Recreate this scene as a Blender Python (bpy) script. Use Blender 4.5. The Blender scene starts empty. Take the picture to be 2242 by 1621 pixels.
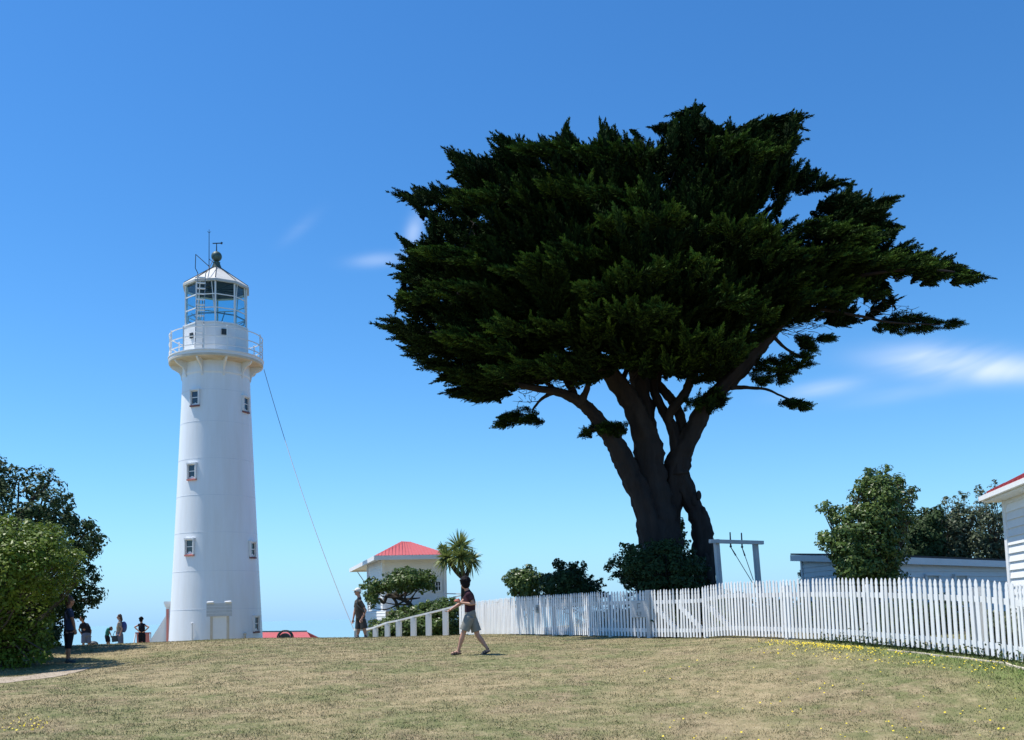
import bpy, math, random
import numpy as np
from mathutils import Vector, Matrix

# ------------------------------------------------------------------ camera, world, sun, exposure
SC = bpy.context.scene
C = SC.collection
F, CX, PY = 2180.0, 1121.0, 1136.0            # focal length and principal point in photo pixels
EYE = np.array([0.0, 0.0, 1.65])
pitch, roll = math.atan(0.095), 0.0274
cp, sp = math.cos(pitch), math.sin(pitch)
fwd = np.array([0, cp, sp]); up0 = np.array([0, -sp, cp]); rt0 = np.array([1.0, 0, 0])
rgt = rt0 * math.cos(roll) - up0 * math.sin(roll)
upv = up0 * math.cos(roll) + rt0 * math.sin(roll)

def ray(px, py):
    return fwd + rgt * ((px - CX) / F) - upv * ((py - PY) / F)
def P(px, py, Y):
    """world point at forward distance Y seen at a photo pixel"""
    v = ray(px, py)
    return EYE + v * (Y / v[1])
def proj(p):
    v = np.asarray(p) - EYE
    d = v @ fwd
    return CX + F * (v @ rgt) / d, PY - F * (v @ upv) / d

cam_d = bpy.data.cameras.new("camera"); cam = bpy.data.objects.new("camera", cam_d); C.objects.link(cam)
cam_d.sensor_width = 36; cam_d.sensor_fit = 'HORIZONTAL'
cam_d.lens = 36 * F / 2242
cam_d.shift_y = (PY - 810.5) / 2242
cam_d.clip_start = 0.1; cam_d.clip_end = 200000
cam.matrix_world = Matrix(((rgt[0], upv[0], -fwd[0], EYE[0]), (rgt[1], upv[1], -fwd[1], EYE[1]),
                           (rgt[2], upv[2], -fwd[2], EYE[2]), (0, 0, 0, 1)))
SC.camera = cam

SUN_EL, SUN_AZ = math.radians(66), math.radians(-84)
sun_dir = Vector((math.sin(SUN_AZ) * math.cos(SUN_EL), math.cos(SUN_AZ) * math.cos(SUN_EL), math.sin(SUN_EL)))
sl = bpy.data.lights.new("sun", 'SUN'); sl.energy = 5.0; sl.angle = math.radians(0.5); sl.color = (1, 0.955, 0.88)
so = bpy.data.objects.new("sun", sl); C.objects.link(so)
so.rotation_euler = sun_dir.to_track_quat('Z', 'Y').to_euler(); so.location = (-30, 0, 60)

SC.view_settings.view_transform = 'Standard'; SC.view_settings.look = 'None'
SC.view_settings.exposure = 0.34; SC.view_settings.gamma = 1.0
SC.cycles.max_bounces = 6; SC.cycles.transparent_max_bounces = 12
SC.cycles.use_adaptive_sampling = True

W = bpy.data.worlds.new("World"); SC.world = W; W.use_nodes = True
def build_world():
    nt = W.node_tree; N = nt.nodes; L = nt.links; N.clear()
    out = N.new('ShaderNodeOutputWorld'); bg = N.new('ShaderNodeBackground')
    sky = N.new('ShaderNodeTexSky'); sky.sky_type = 'NISHITA'; sky.sun_disc = False
    sky.sun_elevation = SUN_EL; sky.sun_rotation = SUN_AZ % (2 * math.pi)
    sky.altitude = 60; sky.air_density = 1.0; sky.dust_density = 0.15; sky.ozone_density = 2.0
    tint = N.new('ShaderNodeMix'); tint.data_type = 'RGBA'; tint.blend_type = 'MULTIPLY'; tint.inputs[0].default_value = 1
    tint.inputs[7].default_value = SKY_TINT
    hs = N.new('ShaderNodeHueSaturation'); hs.inputs['Saturation'].default_value = SKY_SAT; hs.inputs['Hue'].default_value = 0.5
    L.new(sky.outputs[0], hs.inputs['Color']); L.new(hs.outputs[0], tint.inputs[6])
    tc = N.new('ShaderNodeTexCoord')
    def vm(op, a, b=None):
        n = N.new('ShaderNodeVectorMath'); n.operation = op
        if isinstance(a, (tuple, list, np.ndarray)): n.inputs[0].default_value = tuple(a)
        else: L.new(a, n.inputs[0])
        if b is not None:
            if isinstance(b, (tuple, list, np.ndarray)): n.inputs[1].default_value = tuple(b)
            else: L.new(b, n.inputs[1])
        return n.outputs['Value'] if op in ('DOT_PRODUCT', 'LENGTH') else n.outputs[0]
    def mt(op, a, b=None, clamp=False):
        n = N.new('ShaderNodeMath'); n.operation = op; n.use_clamp = clamp
        for i, q in enumerate((a, b)):
            if q is None: continue
            if isinstance(q, (int, float)): n.inputs[i].default_value = q
            else: L.new(q, n.inputs[i])
        return n.outputs[0]
    D = tc.outputs['Generated']
    # wispy streaks, stretched horizontally in direction space
    mp = N.new('ShaderNodeMapping'); mp.inputs['Scale'].default_value = (6, 6, 22); mp.inputs['Rotation'].default_value = (0, 0.12, 0)
    L.new(D, mp.inputs[0])
    nz = N.new('ShaderNodeTexNoise'); nz.inputs['Scale'].default_value = 1.0; nz.inputs['Detail'].default_value = 3.5; nz.inputs['Roughness'].default_value = 0.55
    nz.inputs['Distortion'].default_value = 0.6
    L.new(mp.outputs[0], nz.inputs['Vector'])
    total = None
    for (px, py, wx, wy, tilt, amp) in CLOUDS:
        c = ray(px, py); c = c / np.linalg.norm(c)
        u = np.cross(c, [0, 0, 1.0]); u /= np.linalg.norm(u); v = np.cross(u, c)
        u2 = u * math.cos(tilt) + v * math.sin(tilt); v2 = -u * math.sin(tilt) + v * math.cos(tilt)
        d = vm('SUBTRACT', D, tuple(c))
        a = mt('DIVIDE', vm('DOT_PRODUCT', d, tuple(u2)), wx / F)
        b = mt('DIVIDE', vm('DOT_PRODUCT', d, tuple(v2)), wy / F)
        r2 = mt('ADD', mt('MULTIPLY', a, a), mt('MULTIPLY', b, b))
        e = mt('POWER', 2.718, mt('MULTIPLY', r2, -1.0))
        front = mt('GREATER_THAN', vm('DOT_PRODUCT', D, tuple(c)), 0.3)
        g = mt('MULTIPLY', mt('MULTIPLY', e, front), amp)
        total = g if total is None else mt('ADD', total, g)
    m = mt('ADD', nz.outputs[0], -0.22)
    m = mt('MULTIPLY', m, 2.2, True)
    mask = mt('MULTIPLY', total, m, True)
    mix = N.new('ShaderNodeMix'); mix.data_type = 'RGBA'
    sx = N.new('ShaderNodeSeparateXYZ'); L.new(D, sx.inputs[0])
    el = mt('MAXIMUM', sx.outputs[2], 0.0)
    hz = mt('MULTIPLY', mt('POWER', 2.718, mt('MULTIPLY', el, -13.0)), 0.95)
    hm = N.new('ShaderNodeMix'); hm.data_type = 'RGBA'; L.new(hz, hm.inputs[0]); L.new(tint.outputs[2], hm.inputs[6]); hm.inputs[7].default_value = (2.62, 4.65, 7.2, 1)
    L.new(mask, mix.inputs[0]); L.new(hm.outputs[2], mix.inputs[6]); mix.inputs[7].default_value = (5.0, 6.1, 8.0, 1)
    L.new(mix.outputs[2], bg.inputs[0]); bg.inputs[1].default_value = SKY_STR
    L.new(bg.outputs[0], out.inputs[0])
SKY_STR = 0.116; SKY_TINT = (0.64, 1.0, 1.22, 1); SKY_SAT = 1.22
CLOUDS = [(2040, 782, 105, 26, -0.14, 1.15), (2180, 812, 120, 24, -0.12, 1.15), (1800, 852, 75, 15, 0.08, .5), (1960, 866, 110, 16, 0.05, .42),
          (660, 497, 42, 12, 0.7, .15), (822, 570, 50, 13, 0.1, .36), (908, 500, 16, 34, -0.3, .6)]
build_world()

# ------------------------------------------------------------------ materials
def newmat(name):
    m = bpy.data.materials.new(name); m.use_nodes = True
    return m, m.node_tree.nodes, m.node_tree.links, m.node_tree.nodes['Principled BSDF']
def mat(name, col, rough=0.6, var=0.12, scale=4.0, bump=0.0, bscale=30.0, col2=None, spec=0.3, metal=0.0, stretch=(1, 1, 1), trans=0.0):
    m, N, L, b = newmat(name)
    b.inputs['Roughness'].default_value = rough; b.inputs['Metallic'].default_value = metal
    b.inputs['Specular IOR Level'].default_value = spec
    tc = N.new('ShaderNodeTexCoord'); mp = N.new('ShaderNodeMapping'); mp.inputs['Scale'].default_value = stretch
    L.new(tc.outputs['Object'], mp.inputs[0])
    nz = N.new('ShaderNodeTexNoise'); nz.inputs['Scale'].default_value = scale; nz.inputs['Detail'].default_value = 5; nz.inputs['Roughness'].default_value = .65
    L.new(mp.outputs[0], nz.inputs['Vector'])
    mr = N.new('ShaderNodeMapRange'); mr.inputs[1].default_value = .3; mr.inputs[2].default_value = .7
    L.new(nz.outputs[0], mr.inputs[0])
    mx = N.new('ShaderNodeMix'); mx.data_type = 'RGBA'
    c2 = col2 if col2 else tuple(c * (1 - var) for c in col)
    mx.inputs[6].default_value = (*col, 1); mx.inputs[7].default_value = (*c2, 1)
    L.new(mr.outputs[0], mx.inputs[0]); L.new(mx.outputs[2], b.inputs['Base Color'])
    if bump:
        n2 = N.new('ShaderNodeTexNoise'); n2.inputs['Scale'].default_value = bscale; n2.inputs['Detail'].default_value = 4
        L.new(mp.outputs[0], n2.inputs['Vector'])
        bp = N.new('ShaderNodeBump'); bp.inputs['Strength'].default_value = bump; bp.inputs['Distance'].default_value = .02
        L.new(n2.outputs[0], bp.inputs['Height']); L.new(bp.outputs[0], b.inputs['Normal'])
    return m
def leafmat(name, c1, c2, c3, rough=0.45, trans=0.2, scale=1.2, spec=.22):
    m, N, L, b = newmat(name)
    geo = N.new('ShaderNodeNewGeometry'); tc = N.new('ShaderNodeTexCoord')
    nz = N.new('ShaderNodeTexNoise'); nz.inputs['Scale'].default_value = scale; nz.inputs['Detail'].default_value = 3
    L.new(tc.outputs['Object'], nz.inputs['Vector'])
    add = N.new('ShaderNodeMath'); add.operation = 'MULTIPLY_ADD'; add.inputs[1].default_value = .55; 
    L.new(geo.outputs['Random Per Island'], add.inputs[0])
    mr = N.new('ShaderNodeMapRange'); mr.inputs[1].default_value = .3; mr.inputs[2].default_value = .7; mr.inputs[4].default_value = .45
    L.new(nz.outputs[0], mr.inputs[0]); L.new(mr.outputs[0], add.inputs[2])
    cr = N.new('ShaderNodeValToRGB'); cr.color_ramp.elements[0].color = (*c1, 1); cr.color_ramp.elements[1].color = (*c3, 1)
    e = cr.color_ramp.elements.new(.5); e.color = (*c2, 1)
    L.new(add.outputs[0], cr.inputs[0]); L.new(cr.outputs[0], b.inputs['Base Color'])
    b.inputs['Roughness'].default_value = rough; b.inputs['Specular IOR Level'].default_value = spec
    if trans:
        tr = N.new('ShaderNodeBsdfTranslucent'); L.new(cr.outputs[0], tr.inputs[0])
        ms = N.new('ShaderNodeMixShader'); ms.inputs[0].default_value = trans
        L.new(b.outputs[0], ms.inputs[1]); L.new(tr.outputs[0], ms.inputs[2])
        L.new(ms.outputs[0], N['Material Output'].inputs[0])
    return m
def lawnmat(name, blades=False):
    m, N, L, b = newmat(name)
    tc = N.new('ShaderNodeTexCoord')
    def noise(s, det=5, rough=.6, stretch=None):
        n = N.new('ShaderNodeTexNoise'); n.inputs['Scale'].default_value = s; n.inputs['Detail'].default_value = det; n.inputs['Roughness'].default_value = rough
        if stretch:
            mp = N.new('ShaderNodeMapping'); mp.inputs['Scale'].default_value = stretch; L.new(tc.outputs['Object'], mp.inputs[0]); L.new(mp.outputs[0], n.inputs['Vector'])
        else: L.new(tc.outputs['Object'], n.inputs['Vector'])
        return n.outputs[0]
    def rng(v, a, b_, lo=0., hi=1.):
        n = N.new('ShaderNodeMapRange'); n.inputs[1].default_value = a; n.inputs[2].default_value = b_; n.inputs[3].default_value = lo; n.inputs[4].default_value = hi
        L.new(v, n.inputs[0]); return n.outputs[0]
    def mix(f, c1, c2):
        n = N.new('ShaderNodeMix'); n.data_type = 'RGBA'; L.new(f, n.inputs[0])
        for i, c in ((6, c1), (7, c2)):
            if isinstance(c, tuple): n.inputs[i].default_value = (*c, 1)
            else: L.new(c, n.inputs[i])
        return n.outputs[2]
    straw, green, brown, lush = (.325, .26, .145), (.165, .175, .072), (.25, .195, .115), (.11, .18, .045)
    f1 = rng(noise(.5, 6, .62), .42, .58)
    f2 = rng(noise(7, 5, .75), .38, .62)
    base = mix(f1, straw, green)
    base = mix(rng(noise(1.1, 5, .7), .48, .62), base, brown)
    alt = mix(rng(noise(3.3, 4, .7), .4, .6), (.44, .355, .215), (.105, .12, .05))
    fm = N.new('ShaderNodeMath'); fm.operation = 'MULTIPLY'; fm.inputs[1].default_value = .62; L.new(f2, fm.inputs[0])
    base = mix(fm.outputs[0], base, alt)
    # greener strip beside the picket fence, driven by a vertex attribute
    at = N.new('ShaderNodeAttribute'); at.attribute_name = 'lush'
    base = mix(at.outputs['Fac'], base, mix(f2, lush, (.17, .20, .06)))
    if blades:
        geo = N.new('ShaderNodeNewGeometry')
        cr = mix(geo.outputs['Random Per Island'], (.15, .18, .07), (.50, .42, .26))
        k = N.new('ShaderNodeMix'); k.data_type = 'RGBA'; k.inputs[0].default_value = .28
        L.new(base, k.inputs[6]); L.new(cr, k.inputs[7]); base = k.outputs[2]
    else:
        fine = rng(noise(45, 3, .8), .3, .7, .72, 1.2)
        hs = N.new('ShaderNodeHueSaturation'); L.new(fine, hs.inputs['Value']); L.new(base, hs.inputs['Color']); base = hs.outputs[0]
        bp = N.new('ShaderNodeBump'); bp.inputs['Strength'].default_value = .6; bp.inputs['Distance'].default_value = .03
        L.new(noise(22, 6, .8), bp.inputs['Height']); L.new(bp.outputs[0], b.inputs['Normal'])
    L.new(base, b.inputs['Base Color']); b.inputs['Roughness'].default_value = .9; b.inputs['Specular IOR Level'].default_value = .12
    return m
def bladeglass(name):
    m = bpy.data.materials.new(name); m.use_nodes = True; N = m.node_tree.nodes; L = m.node_tree.links; N.clear()
    o = N.new('ShaderNodeOutputMaterial'); t = N.new('ShaderNodeBsdfTransparent'); t.inputs[0].default_value = (.60, .82, .88, 1)
    g = N.new('ShaderNodeBsdfGlossy'); g.inputs['Roughness'].default_value = .04; g.inputs[0].default_value = (.9, .95, 1, 1)
    lw = N.new('ShaderNodeLayerWeight'); lw.inputs[0].default_value = .25; fr = N.new('ShaderNodeMath'); fr.operation = 'MULTIPLY'; fr.inputs[1].default_value = .45; L.new(lw.outputs['Facing'], fr.inputs[0])
    mx = N.new('ShaderNodeMixShader'); L.new(fr.outputs[0], mx.inputs[0]); L.new(t.outputs[0], mx.inputs[1]); L.new(g.outputs[0], mx.inputs[2]); L.new(mx.outputs[0], o.inputs[0])
    return m

M_lawn = lawnmat("dry_lawn"); M_blade = lawnmat("grass_blades", True)
M_white = mat("white_paint", (.80, .80, .79), .5, .07, 1.5, .05, 14)
M_tower = mat("tower_paint", (.83, .86, .89), .45, .05, 1.1, .12, 3.5, spec=.35, stretch=(2.2, 2.2, .22), col2=(.77, .78, .78))
M_stain = mat("stained_paint", (.66, .60, .50), .7, .3, 2.5, .1, 20, col2=(.50, .42, .32))
M_fence = mat("fence_paint", (.88, .88, .87), .55, .06, 5, .05, 30)
def island(m, lo=.84, hi=1.0):
    N, L = m.node_tree.nodes, m.node_tree.links; b = N['Principled BSDF']; src = b.inputs['Base Color'].links[0].from_socket
    g = N.new('ShaderNodeNewGeometry'); mr = N.new('ShaderNodeMapRange'); mr.inputs[3].default_value = lo; mr.inputs[4].default_value = hi; L.new(g.outputs['Random Per Island'], mr.inputs[0])
    hs = N.new('ShaderNodeHueSaturation'); L.new(mr.outputs[0], hs.inputs['Value']); L.new(src, hs.inputs['Color']); L.new(hs.outputs[0], b.inputs['Base Color'])
island(M_fence)
M_greyp = mat("grey_weathered_paint", (.55, .57, .58), .6, .2, 4, .1, 30)
M_red = mat("red_roof_paint", (.48, .105, .105), .6, .2, 3, .08, 20, col2=(.41, .09, .085))
M_lining = mat("lantern_ceiling", (.13, .14, .15), .7, .2, 5)
M_seam = mat("seam_line", (.66, .69, .74), .6, .35, 1.2, col2=(.82, .85, .88))
M_cove = mat("gallery_paint", (.70, .64, .54), .6, .2, 1.6, col2=(.52, .44, .33))
M_lroof = mat("lantern_roof_paint", (.56, .56, .54), .6, .15, 3, col2=(.46, .45, .41))
M_sill = mat("dull_red_sill", (.22, .09, .09), .6, .2, 5)
M_pink = mat("faded_red_paint", (.66, .24, .20), .6, .15, 5)
M_dark = mat("dark_metal", (.045, .055, .06), .5, .3, 6)
M_green = mat("green_copper", (.08, .14, .12), .5, .4, 5, col2=(.035, .06, .06))
M_steel = mat("grey_steel", (.30, .32, .34), .4, .2, 8, metal=.3)
M_glassd = mat("dark_window_glass", (.02, .03, .05), .08, .2, 4, spec=.8)
M_glass = bladeglass("lantern_glass")
M_bark = mat("cypress_bark", (.050, .041, .038), .9, .5, 3.0, .9, 7, col2=(.026, .022, .022), spec=.1, stretch=(1, 1, .22))
M_twig = mat("twig_bark", (.09, .075, .06), .9, .4, 5, .3, 12, spec=.1)
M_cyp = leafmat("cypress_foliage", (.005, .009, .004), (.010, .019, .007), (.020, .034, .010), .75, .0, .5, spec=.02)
def tip_growth_light(m):  # lighter outer growth; also paints sunlit tiers and inner shade into the colour
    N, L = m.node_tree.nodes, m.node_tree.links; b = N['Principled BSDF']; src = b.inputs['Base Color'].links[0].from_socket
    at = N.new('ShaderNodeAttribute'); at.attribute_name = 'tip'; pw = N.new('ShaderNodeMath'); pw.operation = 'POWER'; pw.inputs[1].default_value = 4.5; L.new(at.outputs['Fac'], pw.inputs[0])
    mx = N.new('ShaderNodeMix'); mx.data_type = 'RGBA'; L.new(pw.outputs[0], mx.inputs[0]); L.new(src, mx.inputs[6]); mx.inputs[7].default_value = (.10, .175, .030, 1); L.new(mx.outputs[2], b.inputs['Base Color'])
tip_growth_light(M_cyp)
M_lfdark = leafmat("dark_broad_leaf", (.018, .034, .014), (.036, .064, .022), (.08, .115, .04), .55, .15, 1.2, spec=.12)
M_lfmid = leafmat("mid_green_leaf", (.035, .065, .018), (.075, .125, .028), (.15, .20, .055), .38, .2, 1.2)
M_lflight = leafmat("light_green_leaf", (.055, .092, .014), (.125, .185, .02), (.21, .27, .045), .42, .3, 1.0)
M_lfgrey = leafmat("grey_green_leaf", (.04, .06, .035), (.08, .11, .06), (.16, .18, .11), .4, .2, 1.4)
M_palm = leafmat("cabbage_tree_blade", (.08, .13, .035), (.18, .23, .065), (.34, .36, .13), .4, .2, 1.0)
M_flower = mat("yellow_flower", (.75, .58, .03), .6, .1, 3)
M_shedroof = mat("dark_roofing", (.028, .033, .045), .6, .3, 3)
M_shed = mat("shed_weatherboard", (.66, .68, .70), .55, .08, 3)
M_skin = mat("skin", (.50, .27, .19), .5, .1, 8, spec=.3)
M_skind = mat("tanned_skin", (.33, .16, .10), .5, .1, 8, spec=.3)
M_path = mat("bare_path_earth", (.42, .35, .27), .95, .3, 3, .4, 25, col2=(.30, .24, .17))

# ------------------------------------------------------------------ mesh helpers
class MB:
    def __init__(s): s.v = []; s.f = []; s.n = 0
    def add(s, v, f):
        v = np.asarray(v, dtype=float).reshape(-1, 3)
        s.v.append(v); s.f += [tuple(i + s.n for i in q) for q in f]; s.n += len(v)
    def box(s, c, a, b, d):
        """centre and three half-extent vectors"""
        c, a, b, d = [np.asarray(q, float) for q in (c, a, b, d)]
        v = [c + i * a + j * b + k * d for k in (-1, 1) for j in (-1, 1) for i in (-1, 1)]
        s.add(v, [(0, 2, 3, 1), (4, 5, 7, 6), (0, 1, 5, 4), (2, 6, 7, 3), (0, 4, 6, 2), (1, 3, 7, 5)])
    def bar(s, p, q, w, h=None, up=(0, 0, 1)):
        p, q = np.asarray(p, float), np.asarray(q, float); h = h or w
        t = q - p; Lh = np.linalg.norm(t) / 2; t = t / (2 * Lh)
        a = np.cross(t, up)
        if np.linalg.norm(a) < 1e-4: a = np.cross(t, (1, 0, 0))
        a /= np.linalg.norm(a); b = np.cross(a, t)
        s.box((p + q) / 2, t * Lh, a * w / 2, b * h / 2)
    def tube(s, pts, rad, seg=8, round_ends=False, side=None, ratio=1.0, ridge=0, ramp=0.0, noise=0.0, seed=0):
        pts = [np.asarray(p, float) for p in pts]; rad = list(rad)
        if round_ends:
            for end in (0, -1):
                p = pts[end]; o = pts[1] if end == 0 else pts[-2]; d = p - o; d = d / (np.linalg.norm(d) + 1e-9); r = rad[end]
                ex = [(p + d * r * math.sin(a), r * math.cos(a)) for a in (.5, 1.0, 1.4)]
                if end == 0: pts = [q[0] for q in reversed(ex)] + pts; rad = [q[1] for q in reversed(ex)] + rad
                else: pts += [q[0] for q in ex]; rad += [q[1] for q in ex]
        rs = np.random.RandomState(seed); n = len(pts); base = s.n; V = []
        ref = None
        ph = rs.rand(4) * 6.28
        for i in range(n):
            t = pts[min(i + 1, n - 1)] - pts[max(i - 1, 0)]; t = t / (np.linalg.norm(t) + 1e-9)
            if side is not None:
                a = np.asarray(side, float) - t * np.dot(side, t); a /= np.linalg.norm(a)
            else:
                if ref is None: ref = np.array([1, 0, 0.]) if abs(t[0]) < .8 else np.array([0, 1., 0])
                a = ref - t * np.dot(ref, t); a /= np.linalg.norm(a); ref = a
            b = np.cross(t, a)
            for k in range(seg):
                th = 2 * math.pi * k / seg; r = rad[i]
                if ridge: r *= 1 + ramp * (math.sin(ridge * th + ph[0] + i * .05) + .5 * math.sin((ridge * 2 + 1) * th + ph[1] - i * .09))
                if noise: r *= 1 + noise * (rs.rand() - .5)
                V.append(pts[i] + a * math.cos(th) * r * ratio + b * math.sin(th) * r)
        Fc = []
        for i in range(n - 1):
            for k in range(seg):
                k2 = (k + 1) % seg
                Fc.append((i * seg + k, i * seg + k2, (i + 1) * seg + k2, (i + 1) * seg + k))
        Fc.append(tuple(range(seg - 1, -1, -1))); Fc.append(tuple((n - 1) * seg + k for k in range(seg)))
        s.add(V, Fc)
    def ball(s, c, r, seg=12, rings=8, ax=None):
        """ellipsoid; r = scalar or 3 radii, ax = 3 axes"""
        r = np.ones(3) * r; A = np.eye(3) if ax is None else np.array(ax, float)
        V = [np.array(c) + A.T @ (r * np.array([0, 0, -1.]))]
        for i in range(1, rings):
            ph = -math.pi / 2 + math.pi * i / rings
            for k in range(seg):
                th = 2 * math.pi * k / seg
                V.append(np.array(c) + A.T @ (r * np.array([math.cos(ph) * math.cos(th), math.cos(ph) * math.sin(th), math.sin(ph)])))
        V.append(np.array(c) + A.T @ (r * np.array([0, 0, 1.])))
        Fc = [(0, 1 + (k + 1) % seg, 1 + k) for k in range(seg)]
        for i in range(rings - 2):
            for k in range(seg):
                k2 = (k + 1) % seg; o = 1 + i * seg
                Fc.append((o + k, o + k2, o + seg + k2, o + seg + k))
        o = 1 + (rings - 2) * seg; top = len(V) - 1
        Fc += [(o + k, o + (k + 1) % seg, top) for k in range(seg)]
        s.add(V, Fc)
    def lathe(s, c, prof, seg=48, a0=0.0, arc=None):
        """profile of (radius, z) turned about a vertical axis through c"""
        V = []
        for r, z in prof:
            for k in range(seg):
                th = a0 + 2 * math.pi * k / seg
                V.append((c[0] + r * math.cos(th), c[1] + r * math.sin(th), z))
        Fc = []
        for i in range(len(prof) - 1):
            for k in range(seg):
                k2 = (k + 1) % seg
                Fc.append((i * seg + k, i * seg + k2, (i + 1) * seg + k2, (i + 1) * seg + k))
        s.add(V, Fc)
    def prism(s, poly, z0, z1):
        n = len(poly)
        s.add([(x, y, z0) for x, y in poly] + [(x, y, z1) for x, y in poly],
              [tuple(range(n - 1, -1, -1)), tuple(range(n, 2 * n))] + [(i, (i + 1) % n, n + (i + 1) % n, n + i) for i in range(n)])
    def slab(s, quad, th):
        """a flat polygon given thickness along its normal (downwards side)"""
        q = [np.asarray(p, float) for p in quad]; nrm = np.cross(q[1] - q[0], q[2] - q[0]); nrm /= np.linalg.norm(nrm)
        n = len(q)
        s.add(q + [p - nrm * th for p in q], [tuple(range(n)), tuple(range(2 * n - 1, n - 1, -1))] + [(i, n + i, n + (i + 1) % n, (i + 1) % n) for i in range(n)])
    def build(s, name, m, parent=None, smooth=False, label=None, base=None):
        V = np.concatenate(s.v)
        root = parent
        while root is not None and root.parent is not None: root = root.parent
        off = np.array(root.location) if root is not None else (np.zeros(3) if base is None else np.array(base))
        me = bpy.data.meshes.new(name); me.from_pydata((V - off).tolist(), [], s.f); me.update()
        if smooth: me.polygons.foreach_set('use_smooth', [True] * len(me.polygons))
        me.materials.append(m)
        o = bpy.data.objects.new(name, me); C.objects.link(o)
        if parent is not None: o.parent = parent
        elif base is not None: o.location = base
        if label: o['label'] = label
        return o
def quadmesh(name, V, m, parent=None, nper=4, base=None):
    """(N, nper, 3) array of loose faces -> one object, fast"""
    root = parent
    while root is not None and root.parent is not None: root = root.parent
    off = np.array(root.location) if root is not None else (np.zeros(3) if base is None else np.array(base))
    V = (V - off).astype(np.float32); n = len(V)
    me = bpy.data.meshes.new(name); me.vertices.add(n * nper); me.vertices.foreach_set('co', V.reshape(-1))
    me.loops.add(n * nper); me.loops.foreach_set('vertex_index', np.arange(n * nper, dtype=np.int32))
    me.polygons.add(n); me.polygons.foreach_set('loop_start', np.arange(0, n * nper, nper, dtype=np.int32))
    me.update(calc_edges=True); me.materials.append(m)
    o = bpy.data.objects.new(name, me); C.objects.link(o)
    if parent is not None: o.parent = parent
    elif base is not None: o.location = base
    return o
def tag(o, label=None, cat=None, group=None, kind=None):
    if label: o['label'] = label
    if cat: o['category'] = cat
    if group: o['group'] = group
    if kind: o['kind'] = kind
    return o
def thing(name, loc, label, cat, group=None):
    o = bpy.data.objects.new(name, None); o.empty_display_size = .2; C.objects.link(o); o.location = tuple(float(q) for q in loc)
    return tag(o, label, cat, group)
def unit(v): return v / (np.linalg.norm(v, axis=-1, keepdims=True) + 1e-9)
def smoothpath(pts, n=6):
    pts = np.array(pts, float); out = []
    for i in range(len(pts) - 1):
        p0 = pts[max(i - 1, 0)]; p1 = pts[i]; p2 = pts[i + 1]; p3 = pts[min(i + 2, len(pts) - 1)]
        for k in range(n):
            t = k / n
            out.append(.5 * ((2 * p1) + (-p0 + p2) * t + (2 * p0 - 5 * p1 + 4 * p2 - p3) * t * t + (-p0 + 3 * p1 - 3 * p2 + p3) * t ** 3))
    out.append(pts[-1]); return np.array(out)

# ------------------------------------------------------------------ terrain
FENCE = [  # foot pixel x, y, distance of the picket fence line
    (1008, 1391, 37.5), (1049, 1391.5, 36.0), (1134, 1391, 32.4), (1185, 1392, 31.0), (1319, 1395, 27.5), (1419, 1397.5, 26.1), (1500, 1399, 24.8),
    (1540, 1399, 24.1), (1600, 1395.5, 23.0), (1700, 1399, 21.4), (1800, 1405, 19.95), (1868, 1409, 19.0), (2016, 1424, 17.3), (2164, 1441, 16.0), (2242, 1454, 15.3), (2430, 1492, 12.9)]
CREST = [(0, 1425, 29), (100, 1418, 30), (220, 1412, 31), (300, 1409.5, 32), (375, 1407, 33), (470, 1401, 34), (577, 1397.5, 34), (700, 1397.5, 33), (780, 1397.5, 33), (860, 1395, 33.5), (1000, 1391, 35)]
ctrl = []
for x, y, d in FENCE:
    p = P(x, y, d); ctrl.append(p)
    q = p.copy(); q[0] += 3.5; q[1] += 2.0; q[2] += .14; ctrl.append(q)
    q = p.copy(); q[0] += 9; q[1] += 6.0; q[2] += .35; ctrl.append(q)
for x, y, d in CREST:
    p = P(x, y, d); ctrl.append(p)
    p = P(x, y + 2.5, d - 4); ctrl.append(p)
    for dd, dz in ((6, -.22), (14, -.75), (26, -1.9)):
        if x > 850 and dd > 14: continue
        q = P(x, y, d + dd); q[2] += dz; ctrl.append(q)
for x, y, d in ((1030, 1434, 21.7), (152, 1453, 23.4), (60, 1475, 21.5), (600, 1436, 22), (1400, 1440, 20), (300, 1460, 20), (1800, 1470, 16.2), (2100, 1500, 14)):
    ctrl.append(P(x, y, d))
for x in (-200, 300, 800, 1300, 1800, 2400):
    ctrl.append(P(x, 1621, 12.2))
for x in (-12, -6, 0, 6, 12): ctrl.append(np.array([x, 0, -.05 - .012 * x]))
for x in (-10, 10): ctrl.append(np.array([x, -14, -.5]))
for x, y, z in ((-30, 0, -.3), (-30, 20, 0), (-35, 40, -.6), (-30, 60, -2.4), (0, 60, -1.8), (20, 60, .2), (30, 40, 1.0), (30, 15, .0), (30, -5, -.3), (12, 45, 1.35), (3.5, 35, 1.25), (3, 42, 1.2), (7, 34, 1.35)):
    ctrl.append(np.array([x, y, z], float))
ctrl = np.array(ctrl)
def tps_fit(X, z, lam=.02):
    d = np.linalg.norm(X[:, None] - X[None], axis=2); K = np.where(d > 0, d ** 2 * np.log(d + 1e-9), 0) + lam * np.eye(len(X)) * len(X)
    A = np.zeros((len(X) + 3,) * 2); A[:-3, :-3] = K; Pm = np.c_[np.ones(len(X)), X]; A[:-3, -3:] = Pm; A[-3:, :-3] = Pm.T
    return np.linalg.solve(A, np.r_[z, 0, 0, 0])
TW = tps_fit(ctrl[:, :2], ctrl[:, 2])
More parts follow.
